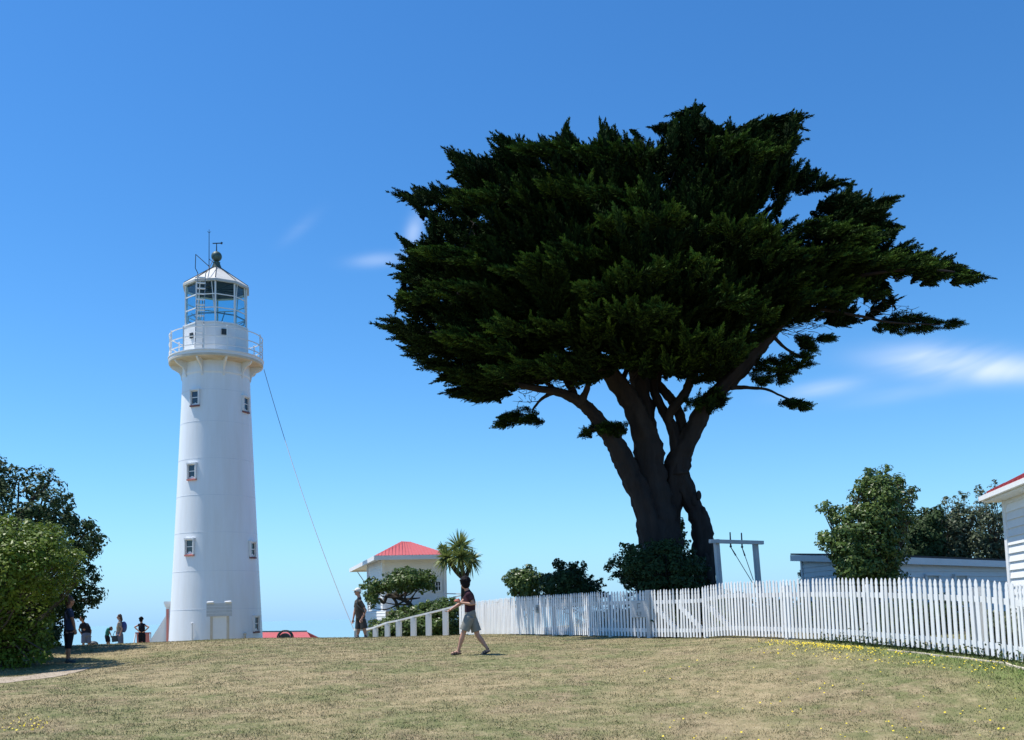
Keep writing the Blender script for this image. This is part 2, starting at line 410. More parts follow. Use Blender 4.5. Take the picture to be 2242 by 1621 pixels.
def gz(x, y):
    x = np.atleast_1d(np.asarray(x, float)); y = np.atleast_1d(np.asarray(y, float))
    xc = np.clip(x, -36, 34); yc = np.clip(y, -14, 62)
    out = np.empty(len(x))
    for i in range(0, len(x), 20000):
        Q = np.c_[xc[i:i + 20000], yc[i:i + 20000]]; d = np.linalg.norm(Q[:, None] - ctrl[None, :, :2], axis=2)
        out[i:i + 20000] = np.where(d > 0, d ** 2 * np.log(d + 1e-9), 0) @ TW[:-3] + np.c_[np.ones(len(Q)), Q] @ TW[-3:]
    e = np.maximum(np.hypot(x - 0, y - 24) - 42, 0)
    return out - .0016 * e ** 2 - .05 * e
def g1(x, y): return float(gz(x, y)[0])
def ground_at(px, Y, py=1395):
    """point of the terrain at pixel column px, distance Y"""
    p = P(px, py, Y); p[2] = g1(p[0], p[1]); return p

def hit(px, py):
    """where the view ray of a photo pixel first meets the lawn"""
    ds = np.arange(9, 42, .1); v = ray(px, py); q = EYE + v * (ds / v[1])[:, None]; g = gz(q[:, 0], q[:, 1]); k = np.where(q[:, 2] <= g)[0]
    if len(k) == 0: return None
    i = k[0]; return np.array([q[i, 0], q[i, 1], g[i]])

fence_xy = np.array([P(x, y, d)[:2] for x, y, d in FENCE])
def fence_dist(x, y):
    pts = np.c_[x, y]; best = np.full(len(pts), 1e9)
    for a, b in zip(fence_xy[:-1], fence_xy[1:]):
        t = np.clip(((pts - a) @ (b - a)) / ((b - a) @ (b - a)), 0, 1)[:, None]
        best = np.minimum(best, np.linalg.norm(pts - (a + t * (b - a)), axis=1))
    return best
def lushness(x, y):
    d = fence_dist(x, y); w = np.clip((21.5 - y) / 5, 0, 1) * (x > 3)
    return np.clip(np.exp(-(d / 1.0) ** 2) * w * 1.15, 0, .95)

def build_ground():
    ys = np.concatenate([np.arange(-20, 8, 1.0), np.arange(8, 44, .22), np.arange(44, 90, 1.2), np.arange(90, 420, 10.)])
    xs = np.concatenate([-np.arange(30, 260, 10.)[::-1], np.arange(-29, -20, 1.), np.arange(-20, 20, .3), np.arange(20, 30, 1.), np.arange(30, 260, 10.)])
    X, Y = np.meshgrid(xs, ys); Z = gz(X.ravel(), Y.ravel())
    rs = np.random.RandomState(3)
    Z = np.maximum(Z, -95)
    near = (np.abs(X.ravel()) < 20) & (Y.ravel() > 8) & (Y.ravel() < 44)
    Z = Z + near * (rs.rand(len(Z)) - .5) * .018
    V = np.c_[X.ravel(), Y.ravel(), Z]; nx = len(xs); ny = len(ys)
    i, j = np.meshgrid(np.arange(nx - 1), np.arange(ny - 1)); a = (j * nx + i).ravel()
    Fc = np.c_[a, a + 1, a + nx + 1, a + nx]
    me = bpy.data.meshes.new("ground"); me.from_pydata(V.tolist(), [], Fc.tolist()); me.update()
    me.polygons.foreach_set('use_smooth', [True] * len(me.polygons)); me.materials.append(M_lawn)
    at = me.attributes.new('lush', 'FLOAT', 'POINT'); at.data.foreach_set('value', lushness(V[:, 0], V[:, 1]).astype(np.float32))
    o = bpy.data.objects.new("ground", me); C.objects.link(o); tag(o, kind='structure')
    # sea
    b = MB(); n = 96
    b.add([(0, 0, -88)] + [(60000 * math.cos(2 * math.pi * k / n), 60000 * math.sin(2 * math.pi * k / n), -88) for k in range(n)], [(0, 1 + k, 1 + (k + 1) % n) for k in range(n)])
    s = b.build("sea", mat("sea_water", (.16, .32, .42), .12, .1, .002, spec=.5)); tag(s, kind='structure')
build_ground()

def build_path():
    # bare trodden earth at the left edge of the lawn
    cs = [(hit(x, y), w) for x, y, w in ((-140, 1500, 1.0), (-40, 1494, .95), (40, 1488, .8), (100, 1480, .6), (140, 1472, .42), (175, 1466, .22), (205, 1462, .04))]
    line = smoothpath([c for c, w in cs], 6); ws = np.interp(np.linspace(0, 6, len(line)), range(7), [w for c, w in cs])
    b = MB(); V = []; nx, ny = len(line) - 1, 12; rs = np.random.RandomState(4)
    for i in range(nx + 1):
        t = line[min(i + 1, nx)] - line[max(i - 1, 0)]; n = unit(np.array([-t[1], t[0], 0]))
        e0, e1 = rs.uniform(.8, 1.15, 2)
        for j in range(ny + 1):
            f = (j / ny - .5) * 2; p = line[i] + n * ws[i] * f * (e0 if f < 0 else e1)
            V.append((p[0], p[1], g1(p[0], p[1]) + .012))
    b.add(V, [(i * (ny + 1) + j, (i + 1) * (ny + 1) + j, (i + 1) * (ny + 1) + j + 1, i * (ny + 1) + j + 1) for j in range(ny) for i in range(nx)])
    tag(b.build("path", M_path, smooth=True), kind='structure')
build_path()

def build_grass():
    rs = np.random.RandomState(11); n = 380000
    d = 10.5 * np.exp(rs.rand(n) * math.log(38 / 10.5)); x = (rs.rand(n) * 2 - 1) * (.56 * d + .8)
    # clumps of longer grass
    z = gz(x, d)
    lu = lushness(x, d)
    fd = fence_dist(x, d)
    h = (.008 + .012 * rs.rand(n)) * (1 + 1.3 * lu) * (1 + (rs.rand(n) > .96) * .9) * (1 + .012 * d)
    w = .0028 + .0016 * rs.rand(n) + .00016 * d
    th = rs.rand(n) * 6.283; ln = rs.rand(n) * 6.283; la = h * (.4 + .9 * rs.rand(n))
    base = np.c_[x, d, z - .004]; a = np.c_[np.cos(th), np.sin(th), np.zeros(n)] * w[:, None]
    tip = base + np.c_[np.cos(ln) * la, np.sin(ln) * la, h + .004]
    V = np.stack([base - a, base + a, tip], 1)
    o = quadmesh("grass", V, M_blade, nper=3); tag(o, "short dry and green grass covering the lawn", "grass", kind='stuff')
    at = o.data.attributes.new('lush', 'FLOAT', 'POINT'); at.data.foreach_set('value', np.repeat(lu, 3).astype(np.float32))
    # yellow flowers: a band by the fence and scattered heads
    F0 = []
    for k in range(720):
        u = rs.rand()
        if k < 400: px = 1660 + 320 * min(max(rs.normal(.5, .22), 0), 1); py = 1400 + (px - 1660) * .082 + abs(rs.normal(0, 5.0)) + 2
        elif k < 590: px = 1640 + rs.rand() * 560; py = 1402 + (px - 1640) * .09 + rs.rand() * 30
        elif k < 632: px = 5 + rs.rand() * 120; py = 1572 + rs.rand() * 34
        else: px = 1400 + rs.rand() * 842; py = 1440 + rs.rand() ** .7 * 190
        F0.append((px, py))
    vs = []
    for px, py in F0:
        p = hit(px, py)
        if p is None: continue
        zz = p[2] + .035; r = .007 + .009 * rs.rand(); t0 = rs.rand() * 2
        nrm = np.array([rs.normal(0, .4), -.5 + rs.normal(0, .3), 1]); nrm /= np.linalg.norm(nrm)
        a = np.cross(nrm, [1, 0, 0]); a /= np.linalg.norm(a); bb = np.cross(nrm, a)
        c = np.array([p[0], p[1], zz])
        vs.append([c + (a * math.cos(t0 + q * 1.0472) + bb * math.sin(t0 + q * 1.0472)) * r for q in range(6)])
    o = quadmesh("yellow_flowers", np.array(vs), M_flower, nper=6); tag(o, "small yellow flowers scattered through the lawn and along the fence foot", "flowers", kind='stuff')
build_grass()

# ------------------------------------------------------------------ lighthouse
LH = P(473.5, 1400, 50.0); LX, LY = LH[0], LH[1]
_s = np.array([LX, LY]); _s /= np.linalg.norm(_s); _r = np.array([_s[1], -_s[0]])
KR = 50.0 / F * _s[1]                                 # metres of radius per photo pixel of half width
def lz(py): return P(473.5, py, 50.0)[2]
def rad(th, r, z):
    """point on the tower: th degrees right of the line of sight"""
    t = math.radians(th); d = -_s * math.cos(t) + _r * math.sin(t)
    return np.array([LX + d[0] * r, LY + d[1] * r, z])
def rdir(th):
    t = math.radians(th); d = -_s * math.cos(t) + _r * math.sin(t); return np.array([d[0], d[1], 0])
def build_lighthouse():
    zb = lz(1400) - 3.0
    root = thing('lighthouse', (LX, LY, zb), "tall white round lighthouse with glazed lantern room and railed gallery", "lighthouse")
    cc = (LX, LY)
    def R(py): return (75.5 + (102.5 - 75.5) * ((py - 830) / 570) ** 1.08 if py > 830 else 75.5) * KR
    prof = []
    seams = [1335, 1254, 1172, 1093, 1015, 936, 868]
    prof.append((R(1400) * 1.02, zb))
    for py in np.arange(1404, 830, -6):
        prof.append((R(py), lz(py)))
    prof += [(R(830), lz(832)), (R(830) + .03, lz(831)), (R(830) + .03, lz(828)), (R(830) + .005, lz(825)), (75.5 * KR, lz(800)), (75 * KR, lz(796))]
    b = MB(); b.lathe(cc, prof, 96); b.build('tower', M_tower, root, True)
    for s_ in seams:
        b = MB(); r_ = R(s_) + .0; b.lathe(cc, [(r_ - .02, lz(s_) - .012), (r_ + .006, lz(s_) - .012), (r_ + .006, lz(s_) + .012), (r_ - .02, lz(s_) + .012)], 96); b.build('plate_seam', M_seam, root)
    # coved gallery underside
    b = MB(); rg = 106 * KR; rt = 75.7 * KR
    z0, z1 = lz(829), lz(798)
    pr = [(rt - .02, lz(806)), (rt + .10, lz(804)), (rg - .25, lz(803)), (rg - .08, lz(804.5)), (rg - .01, lz(803)), (rg, lz(800)), (rg - .01, z1)]
    b.lathe(cc, pr, 96); b.build('gallery_cove', M_cove, root, True)
    for k in range(10):
        b = MB(); th = 12 + k * 36; d = rdir(th); t = np.array([-d[1], d[0], 0])
        c = np.array([LX, LY, 0])
        prf = [(rt, lz(838)), (rt + .05, lz(835)), (rt + .09, lz(826)), (rt + .18, lz(819)), (rt + .34, lz(814.5)), (rg - .16, lz(811)), (rg - .05, lz(806)), (rg - .05, lz(803)), (rt, lz(803))]
        v = [c + d * r_ + t * w + np.array([0, 0, z]) for w in (-.045, .045) for r_, z in prf]
        n = len(prf); b.add(v, [tuple(range(n)), tuple(range(2 * n - 1, n - 1, -1))] + [(i, n + i, n + (i + 1) % n, (i + 1) % n) for i in range(n)])
        b.build('gallery_bracket', M_white, root)
    b = MB(); dz = lz(792)
    b.lathe(cc, [(rt - .1, z1), (rg - .02, z1), (rg, z1 + .01), (rg, dz - .01), (rg + .03, dz), (rg + .03, dz + .05), (rg, dz + .055), (70 * KR, dz + .055)], 96)
    dk = b.build('gallery_deck', M_white, root)
    dz += .055
    # railing
    rr = rg - .03; ztop = lz(742)
    for k in range(13):
        th = -98 + k * 27.7
        b = MB(); p = rad(th, rr, dz - .12); b.bar(p, rad(th, rr, ztop + .04), .055); b.ball(rad(th, rr, ztop + .06), .04, 8, 6); b.build('railing_post', M_white, root)
    for zz in (ztop, dz + (ztop - dz) * .58, dz + (ztop - dz) * .2):
        b = MB(); b.lathe(cc, [(rr - .02, zz - .02), (rr + .02, zz - .02), (rr + .02, zz + .02), (rr - .02, zz + .02), (rr - .02, zz - .02)], 64); b.build('rail', M_white, root)
    # lantern base wall, ten-sided
    N10 = 10; off = -2
    def poly(r, z): return [rad(off + k * 36, r, z) for k in range(N10)]
    rw = 74 * KR; zt = lz(724)
    b = MB(); q0, q1 = poly(rw, dz - .02), poly(rw, zt); q2 = poly(rw - .12, zt); q3 = poly(rw - .12, dz)
    b.add(q0 + q1 + q2 + q3, [(a + i, a + (i + 1) % 10, a + 10 + (i + 1) % 10, a + 10 + i) for a in (0, 10, 20) for i in range(10)])
    q = poly(rw + .03, zt - .05); qq = poly(rw + .03, zt + .03); qi = poly(rw - .15, zt + .03); qj = poly(rw - .15, zt - .05)
    b.add(q + qq + qi + qj, [(a + i, a + (i + 1) % 10, a + 10 + (i + 1) % 10, a + 10 + i) for a in (0, 10, 20) for i in range(10)])
    mw = b.build('lantern_base_wall', M_white, root)
    for th, py, sz in ((-49, 750, .13), (13, 744, .14)):
        b = MB(); d = rdir(th); t = np.array([-d[1], d[0], 0]); c = rad(th, rw * .97, lz(py))
        b.box(c, d * .05, t * sz * .85, (0, 0, sz)); b.build('vent', M_dark, mw)
    b = MB(); b.lathe(cc, [(0, dz + .02), (rw - .12, dz + .02)], 40); b.build('lantern_floor', M_greyp, root)
    # glazing bars and panes
    zg0, zg1 = zt + .03, lz(637); rgz = 71 * KR
    b = MB()
    for k in range(N10):
        th = off + k * 36
        b.bar(rad(th, rgz, zg0), rad(th, rgz, zg1), .07)
        for m in (1, 2):
            z = zg0 + (zg1 - zg0) * (m / 3 + .02)
            b.bar(rad(th, rgz, z), rad(th + 36, rgz, z), .045)
        # slanting bars of the lantern frame
        sgn = 1 if k % 2 else -1
        b.bar(rad(th, rgz - .03, zg0), rad(th + sgn * 7, rgz - .03, zg1), .035)
    b.build('glazing_bars', M_white, root)
    b = MB(); r2 = rgz - .02
    for k in range(N10):
        a, c = rad(off + k * 36, r2, zg0), rad(off + (k + 1) * 36, r2, zg0)
        d = rad(off + (k + 1) * 36, r2, zg1); e = rad(off + k * 36, r2, zg1)
        b.add([a, c, d, e], [(0, 1, 2, 3)])
    b.build('lantern_glass', M_glass, root)
    # roof
    re = 77.5 * KR; ze = lz(635); za = lz(589)
    b = MB()
    rings = [poly(re - .22, ze - .02), poly(re, ze - .05), poly(re, ze + .06), poly(re * .98, ze + .10), poly(.26, za)]
    V = sum(rings, []); b.add(V, [(a * 10 + i, a * 10 + (i + 1) % 10, a * 10 + 10 + (i + 1) % 10, a * 10 + 10 + i) for a in range(4) for i in range(10)] + [tuple(40 + i for i in range(10))])
    rf = b.build('roof', M_lroof, root)
    b = MB()
    inner = [poly(re - .23, ze), poly(.22, za - .12)]
    b.add(sum(inner, []), [(i, (i + 1) % 10, 10 + (i + 1) % 10, 10 + i) for i in range(10)]); b.build('roof_lining', M_lining, rf)
    b = MB()
    for k in range(N10):
        th = off + k * 36
        b.bar(rad(th, re * .97, ze + .13), rad(th, .25, za + .03), .03)
        b.bar(rad(th, rgz - .1, ze - .03), rad(th + 180, rgz - .1, ze - .03), .05) if k < 5 else None
    b.build('roof_ribs', M_dark, rf)
    b = MB(); zc = lz(562)
    b.lathe(cc, [(.27, za - .05), (.24, za + .1), (.17, za + .28), (.19, za + .34)], 24)
    b.ball((LX, LY, zc), .27, 24, 16); ball = b.build('vent_ball', M_green, rf, True)
    b = MB(); t = np.array([_r[0], _r[1], 0])
    b.tube([(LX, LY, zc + .2), (LX, LY, lz(533))], [.035, .02], 8)
    b.bar(np.array([LX, LY, lz(534)]) - t * .2, np.array([LX, LY, lz(534)]) + t * .25 + np.array([0, 0, .05]), .035, .045)
    b.bar(np.array([LX, LY, lz(534)]) + t * .23, np.array([LX, LY, lz(530)]) + t * .27, .05, .09)
    b.build('wind_vane', M_dark, rf)
    b = MB(); p = rad(-62, .42, lz(594))
    b.tube([p, p + np.array([0, 0, lz(512) - lz(594)]), p + np.array([0, 0, lz(506) - lz(594)])], [.022, .016, .006], 6)
    zt2 = p + np.array([0, 0, lz(515) - lz(594)])
    for s_ in (-1, 1): b.bar(zt2, zt2 + t * .09 * s_ + np.array([0, 0, .09]), .015)
    b.bar(p + np.array([0, 0, .55]), np.array([LX, LY, za + .2]), .02); b.build('lightning_rod', M_dark, rf)
    # lamp
    b = MB(); b.lathe(cc, [(0, dz + .03), (.3, dz + .03), (.25, dz + .6), (.12, dz + .7), (.12, dz + 1.0), (.34, dz + 1.02), (.36, dz + 1.55), (.2, dz + 1.7), (0, dz + 1.72)], 20)
    b.build('lamp', M_green, root, True)
    b = MB()
    for k in range(5): b.bar(rad(off + 18 + k * 72, rgz - .1, zg0 + .55), (LX, LY, dz + 1.2), .035)
    b.lathe(cc, [(rgz - .14, zg0 + .45), (rgz - .08, zg0 + .45), (rgz - .08, zg0 + .5), (rgz - .14, zg0 + .5), (rgz - .14, zg0 + .45)], 10)
    b.build('lamp_struts', M_steel, root)
    # ladder to the roof
    thl = -24; tl = np.array([_r[0], _r[1], 0]) * .98
    rbot, rtop = rgz + .30, rgz + .26
    pb, pt = rad(thl - 3, rbot, dz - .02), rad(thl + 1, rtop, ze + .25)
    ld = MB()
    for s_ in (-1, 1): ld.tube([pb + tl * .19 * s_, pt + tl * .19 * s_], [.022, .022], 6)
    lad = ld.build('ladder', M_steel, root)
    for k in range(14):
        b = MB(); q = pb + (pt - pb) * (k + .6) / 14.4; b.bar(q - tl * .21, q + tl * .21, .07, .065); b.build('rung', M_white, lad)
    b = MB(); zq = np.array([0, 0, 1.])
    top = pt - tl * .19
    b.tube([top, top - tl * .12 + zq * .25, top - tl * .1 + zq * .95, rad(-60, .42, lz(588))], [.02] * 4, 6)
    top = pt + tl * .19
    b.tube([top, top + zq * .3 - rdir(thl) * .3, rad(-30, .3, lz(572))], [.02] * 3, 6)
    b.build('handrail', M_dark, lad)
    # windows
    for th, py, red in ((-36, 885, 0), (-37.5, 1042, 1), (-37, 1202, 1), (54.6, 892, 0), (56.8, 1207, 0), (57.2, 1368, 0)):
        r = R(py); d = rdir(th); t = np.array([-d[1], d[0], 0]); z = lz(py); up = np.array([0, 0, 1.])
        c = rad(th, r - .02, z); hw, hh = .27, .41
        b = MB()
        for s_ in (-1, 1): b.box(c + t * s_ * (hw - .03) + d * .03, t * .03, d * .085, up * hh)
        b.box(c + up * (hh - .03) + d * .035, t * hw * 1.06, d * .095, up * .04)
        b.box(c + d * .02, t * (hw - .06), d * .025, up * .02 )
        w = b.build('window', M_white, root)
        b = MB(); b.box(c - d * .0, t * (hw - .06), d * .03, up * (hh - .07)); b.build('pane', M_glassd, w)
        b = MB()
        for s_ in (-1, 1): b.box(c + t * s_ * (hw - .075) + d * .02, t * .018, d * .02, up * (hh - .08))
        for s_ in (-1, 1): b.box(c + up * s_ * (hh - .09) + d * .02, t * (hw - .095), d * .02, up * .022)
        b.build('sash', M_white, w)
        b = MB(); v = [c + t * sx * hw + d * dd + up * zz for sx in (-1, 1) for dd, zz in ((-.06, -hh + .07), (.12, -hh + .02), (.12, -hh - .05), (-.06, -hh - .05))]
        b.add(v, [(0, 1, 2, 3), (7, 6, 5, 4), (0, 4, 5, 1), (1, 5, 6, 2), (2, 6, 7, 3), (3, 7, 4, 0)]); b.build('sill', M_pink if red else M_sill, w)
    # door porch and buttress on the left flank
    up = np.array([0, 0, 1.]); th = -80; d = rdir(th); t = np.array([-d[1], d[0], 0])
    zp = lz(1326); e = np.array([_r[0], _r[1], 0]); tc_ = -np.array([_s[0], _s[1], 0])
    c0 = P(374, 1380, 50.3); c0[2] = (zb + zp) / 2
    b = MB(); b.box(c0, e * .22, tc_ * .5, up * (zp - zb) / 2)
    pr = b.build('porch', M_white, root)
    b = MB()
    b.box(c0 + up * ((zp - zb) / 2 + .06), e * .27, tc_ * .56, up * .06); b.box(c0 + up * ((zp - zb) / 2 + .19), e * .31, tc_ * .6, up * .07)
    b.build('porch_cap', M_white, pr)
    for x_, w_ in ((-.135, .055), (.03, .02)):
        b = MB(); b.box(c0 + e * x_ + tc_ * .5 - up * .06, e * w_, tc_ * .02, up * ((zp - zb) / 2 - .06)); b.build('door', M_pink, pr)
    b = MB(); a = c0 - e * .222; a[2] = 0
    v = [a + tc_ * y - e * x + up * z for y in (.1, .38) for x, z in ((0, zb), (.92, zb), (.92, lz(1412)), (0, lz(1345)))]
    b.add(v, [(3, 2, 1, 0), (4, 5, 6, 7), (0, 1, 5, 4), (1, 2, 6, 5), (2, 3, 7, 6), (3, 0, 4, 7)]); b.build('buttress', M_white, root)
    # thin standpipe on the tower face
    b = MB(); p = rad(-29, R(1380) + .06, lz(1410)); q = rad(-29, R(1380) + .06, lz(1364)); b.tube([p, q], [.035, .035], 8); b.ball(q, .055, 8, 6); b.build('pipe', M_white, root)
    b = MB(); p = rad(34, R(1400) + .12, lz(1398)); b.tube([p, p + up * .18], [.05, .05], 8); b.ball(p + up * .2, .08, 10, 6); b.build('ground_lamp', M_stain, root, True)
build_lighthouse()

def build_guywire():
    a = rad(88, 106 * KR + .03, lz(806)); e = P(774, 1378, 41.0)
    b = MB(); pts = []
    for k in range(25):
        t = k / 24; p = a * (1 - t) + e * t; p[2] -= 1.1 * 4 * t * (1 - t) * .55; pts.append(p)
    b.tube(pts, [.016] * 25, 5); base = e.copy()
    tag(b.build('guy_wire', M_steel, base=tuple(base)), "thin grey cable sloping from the lighthouse gallery down to the ground", "cable")
build_guywire()

def build_noticeboard():
    up = np.array([0, 0, 1.]); Y = 46.2
    p = P(463, 1400, Y); q = P(499, 1400, Y); t = q - p; t[2] = 0; W2 = np.linalg.norm(t); t /= W2; n = np.array([t[1], -t[0], 0])
    def zz(py): return P(481, py, Y)[2]
    zb = zz(1400) - 1.2
    root = thing('notice_board', ((p[0] + q[0]) / 2, p[1], zb), "white boarded notice stand on two slim posts against the lighthouse foot", "sign")
    for a in (p, q):
        b = MB(); c = a.copy(); c[2] = (zb + zz(1345)) / 2; b.box(c, t * .05, n * .05, up * (zz(1345) - zb) / 2); b.build('post', M_stain, root)
    b = MB(); m = (p + q) / 2
    for k in range(4):
        z = zz(1350) + (zz(1321) - zz(1350)) * (k + .5) / 4; c = m.copy() + n * .07; c[2] = z
        b.box(c, t * .58, n * (.03 + .006 * (k % 2)), up * .07)
    b.build('header_boards', M_greyp, root)
    b = MB(); c = m.copy(); c[2] = (zb + zz(1349)) / 2; b.box(c, t * (W2 / 2 - .05), n * .02, up * ((zz(1349) - zb) / 2)); b.build('panel', M_white, root)
    for s_ in (-.4, .42):
        b = MB(); c = m + t * s_ + n * .12; c[2] = zz(1319); b.tube([c - t * .12, c + t * .12], [.045, .06], 10, True); b.build('lamp', M_white, root, True)
build_noticeboard()

# ------------------------------------------------------------------ boarded walls
def boards(b, p, q, z0, z1, n, h=.15, th=.022):
    """overlapping weatherboards on a wall line p-q (plan), outward normal n; z1 may differ at q"""
    p, q, n = [np.array([*v[:2], 0.]) for v in (p, q, n)]
    z1a, z1b = z1 if isinstance(z1, tuple) else (z1, z1)
    z = z0
    while z < max(z1a, z1b) - .01:
        zt = z + h + .012
        ta, tb = 0., 1.
        if z1a != z1b:
            # clip board to the sloping top
            f = (z + h * .9 - z1a) / (z1b - z1a)
            if z1a > z1b: tb = min(1, f) if f < 1 else 1
            else: ta = max(0, f)
            if tb <= 0.01 or ta >= .99: break
        a = p + (q - p) * ta; c = p + (q - p) * tb
        zt = min(zt, max(z1a, z1b))
        v = [a + n * th + (0, 0, z), c + n * th + (0, 0, z), c + n * .004 + (0, 0, zt), a + n * .004 + (0, 0, zt), a + n * -.01 + (0, 0, z), c - n * .01 + (0, 0, z), c - n * .01 + (0, 0, zt), a - n * .01 + (0, 0, zt)]
        b.add(v, [(0, 1, 2, 3), (5, 4, 7, 6), (0, 4, 5, 1), (3, 2, 6, 7), (0, 3, 7, 4), (1, 5, 6, 2)])
        z += h
def depth_for_z(px, py, z):
    v = ray(px, py); return v[1] * (z - EYE[2]) / v[2]

def build_signal_house():
    YA = 46.0; A = P(820, 1219, YA); ze = A[2]
    Bp = P(766, 1247, depth_for_z(766, 1247, ze))
    Cp = P(985, 1225, 46.6); Cp[2] = ze
    # square up: front direction from A to C, side from A to B shortened
    side = Bp - A; Dp = Cp + side
    zr = P(888, 1189, 51)[2]
    R1 = P(879, 1188, 50.5); R1[2] = zr; R2 = P(899, 1190, 51.0); R2[2] = zr
    mid = (A + Cp + Bp + Dp) / 4
    root = thing('signal_house', (mid[0], mid[1], 0), "small white lookout house with red hipped roof beyond the lawn", "house")
    up = np.array([0, 0, 1.])
    E = [A, Cp, Dp, Bp]
    b = MB(); lift = up * .05
    for f in ((A, Cp, R2, R1), (Cp, Dp, R2), (Dp, Bp, R1, R2), (Bp, A, R1)):
        b.slab([q + lift for q in f], .05)
    # rolled ridge and standing seams on the front slope
    for k in range(1, 22):
        t = k / 22; p = A + (Cp - A) * t + up * .06
        s0, s1 = .24, .82
        top = R1 + (R2 - R1) * min(max((t - .3) / .3, 0), 1)
        if t < .36: q = A + (R1 - A) * (t / .36)
        elif t > .55: q = Cp + (R2 - Cp) * ((1 - t) / .45)
        else: q = R1 + (R2 - R1) * ((t - .36) / .19)
        b.bar(p, q + up * .055, .02)
    rf = b.build('roof', M_red, root)
    b = MB()
    for p, q in ((A, Cp), (Bp, A), (Cp, Dp), (Dp, Bp)):
        b.bar(p + up * -.06, q + up * -.06, .07, .2)
    b.build('gutter', M_white, rf)
    b = MB(); b.slab([q - up * .02 for q in (A, Cp, Dp, Bp)], .04); b.build('soffit', M_white, root)
    # walls
    W1 = P(840, 1300, 47.2); W0 = P(807, 1300, 52.0); W2 = P(975, 1300, 48.0); W3 = W2 + (W0 - W1)
    def wall(name, p, q, zb, zt, m=M_white, n=None, bd=True):
        p = p.copy(); q = q.copy(); t = q - p; t[2] = 0; t /= np.linalg.norm(t); n = np.array([t[1], -t[0], 0])
        b = MB(); b.box(np.array([(p[0] + q[0]) / 2, (p[1] + q[1]) / 2, (zb + zt) / 2]) - n * .06, (q - p) * np.array([.5, .5, 0]), n * .05, up * (zt - zb) / 2)
        if bd: boards(b, p, q, zb, zt, n, .14)
        return b.build(name, m, root), t, n
    zlow = P(900, 1336, 48)[2]; 
    wf, t, n = wall('wall', W1, W2, zlow, ze - .07); wall('wall', W0, W1, zlow, ze - .07); wall('wall', W2, W3, zlow, ze - .07); wall('wall', W3, W0, zlow, ze - .07)
    for w in (W1, W2, W0):
        b = MB(); c = w.copy(); c[2] = (zlow + ze) / 2; b.box(c + n * .0, t * .07, n * .07, up * (ze - zlow) / 2 * .97); b.build('corner_board', M_white, root)
    # wide band window in front wall
    a = P(941, 1273, 47.8); e = P(966, 1294, 47.8); c = (a + e) / 2; hw = (e[0] - a[0]) / 2; hh = (a[2] - e[2]) / 2
    tt = (c - W1) @ t; c[:2] = (W1 + t * tt)[:2]
    b = MB()
    for s_ in (-1, 1): b.box(c + t * s_ * hw + n * .05, t * .04, n * .05, up * (hh + .04)); b.box(c + up * s_ * hh + n * .055, t * hw, n * .05, up * .04)
    for k in (-1, 0, 1): b.box(c + t * k * hw / 2 + n * .05, t * .014, n * .03, up * hh)
    b.box(c + n * .045, t * hw, n * .03, up * .014)
    w = b.build('window', M_white, root); b = MB(); b.box(c + n * .03, t * hw, n * .012, up * hh); b.build('pane', M_glassd, w)
    # lower storey, slightly wider, and tan base
    L0 = P(800, 1350, 50.5); L1 = P(846, 1350, 46.0); L2 = P(985, 1350, 46.6); L3 = L2 + (L0 - L1)
    zb = P(900, 1400, 46)[2] - 2.5
    b = MB(); b.prism([q[:2] for q in (L0, L1, L2, L3)][::-1], zb, zlow - .03)
    b.build('base', M_stain, root)
    b = MB(); tt2 = L1 - L0; tt2[2] = 0; tt2 /= np.linalg.norm(tt2); nn = np.array([tt2[1], -tt2[0], 0])
    boards(b, L0 + nn * .03, L1 + nn * .03, zb + 1.5, zlow - .05, nn, .16); b.build('lower_wall', M_white, root)
    b = MB(); b.slab([np.array([*q[:2], zlow]) for q in (L1 - (0, .1, 0), L2 - (0, .1, 0), L3, L0)], .06); b.build('base_ledge', M_greyp, root)
    # balcony rail to the right
    p = P(974, 1300, 47); q = P(1016, 1300, 46); b = MB()
    b.bar(P(974, 1300, 47), P(1016, 1301, 46), .05); b.bar(P(974, 1314, 47), P(1016, 1302, 46), .05); b.bar(P(993, 1307, 46.4), P(993, 1335, 46.4), .06); b.bar(P(1014, 1300, 46), P(1014, 1340, 46), .07)
    b.build('balcony_rail', M_greyp, root)
    b = MB(); b.bar(P(783, 1253, 50), P(800, 1278, 51), .03); b.build('downpipe', M_greyp, root)
build_signal_house()

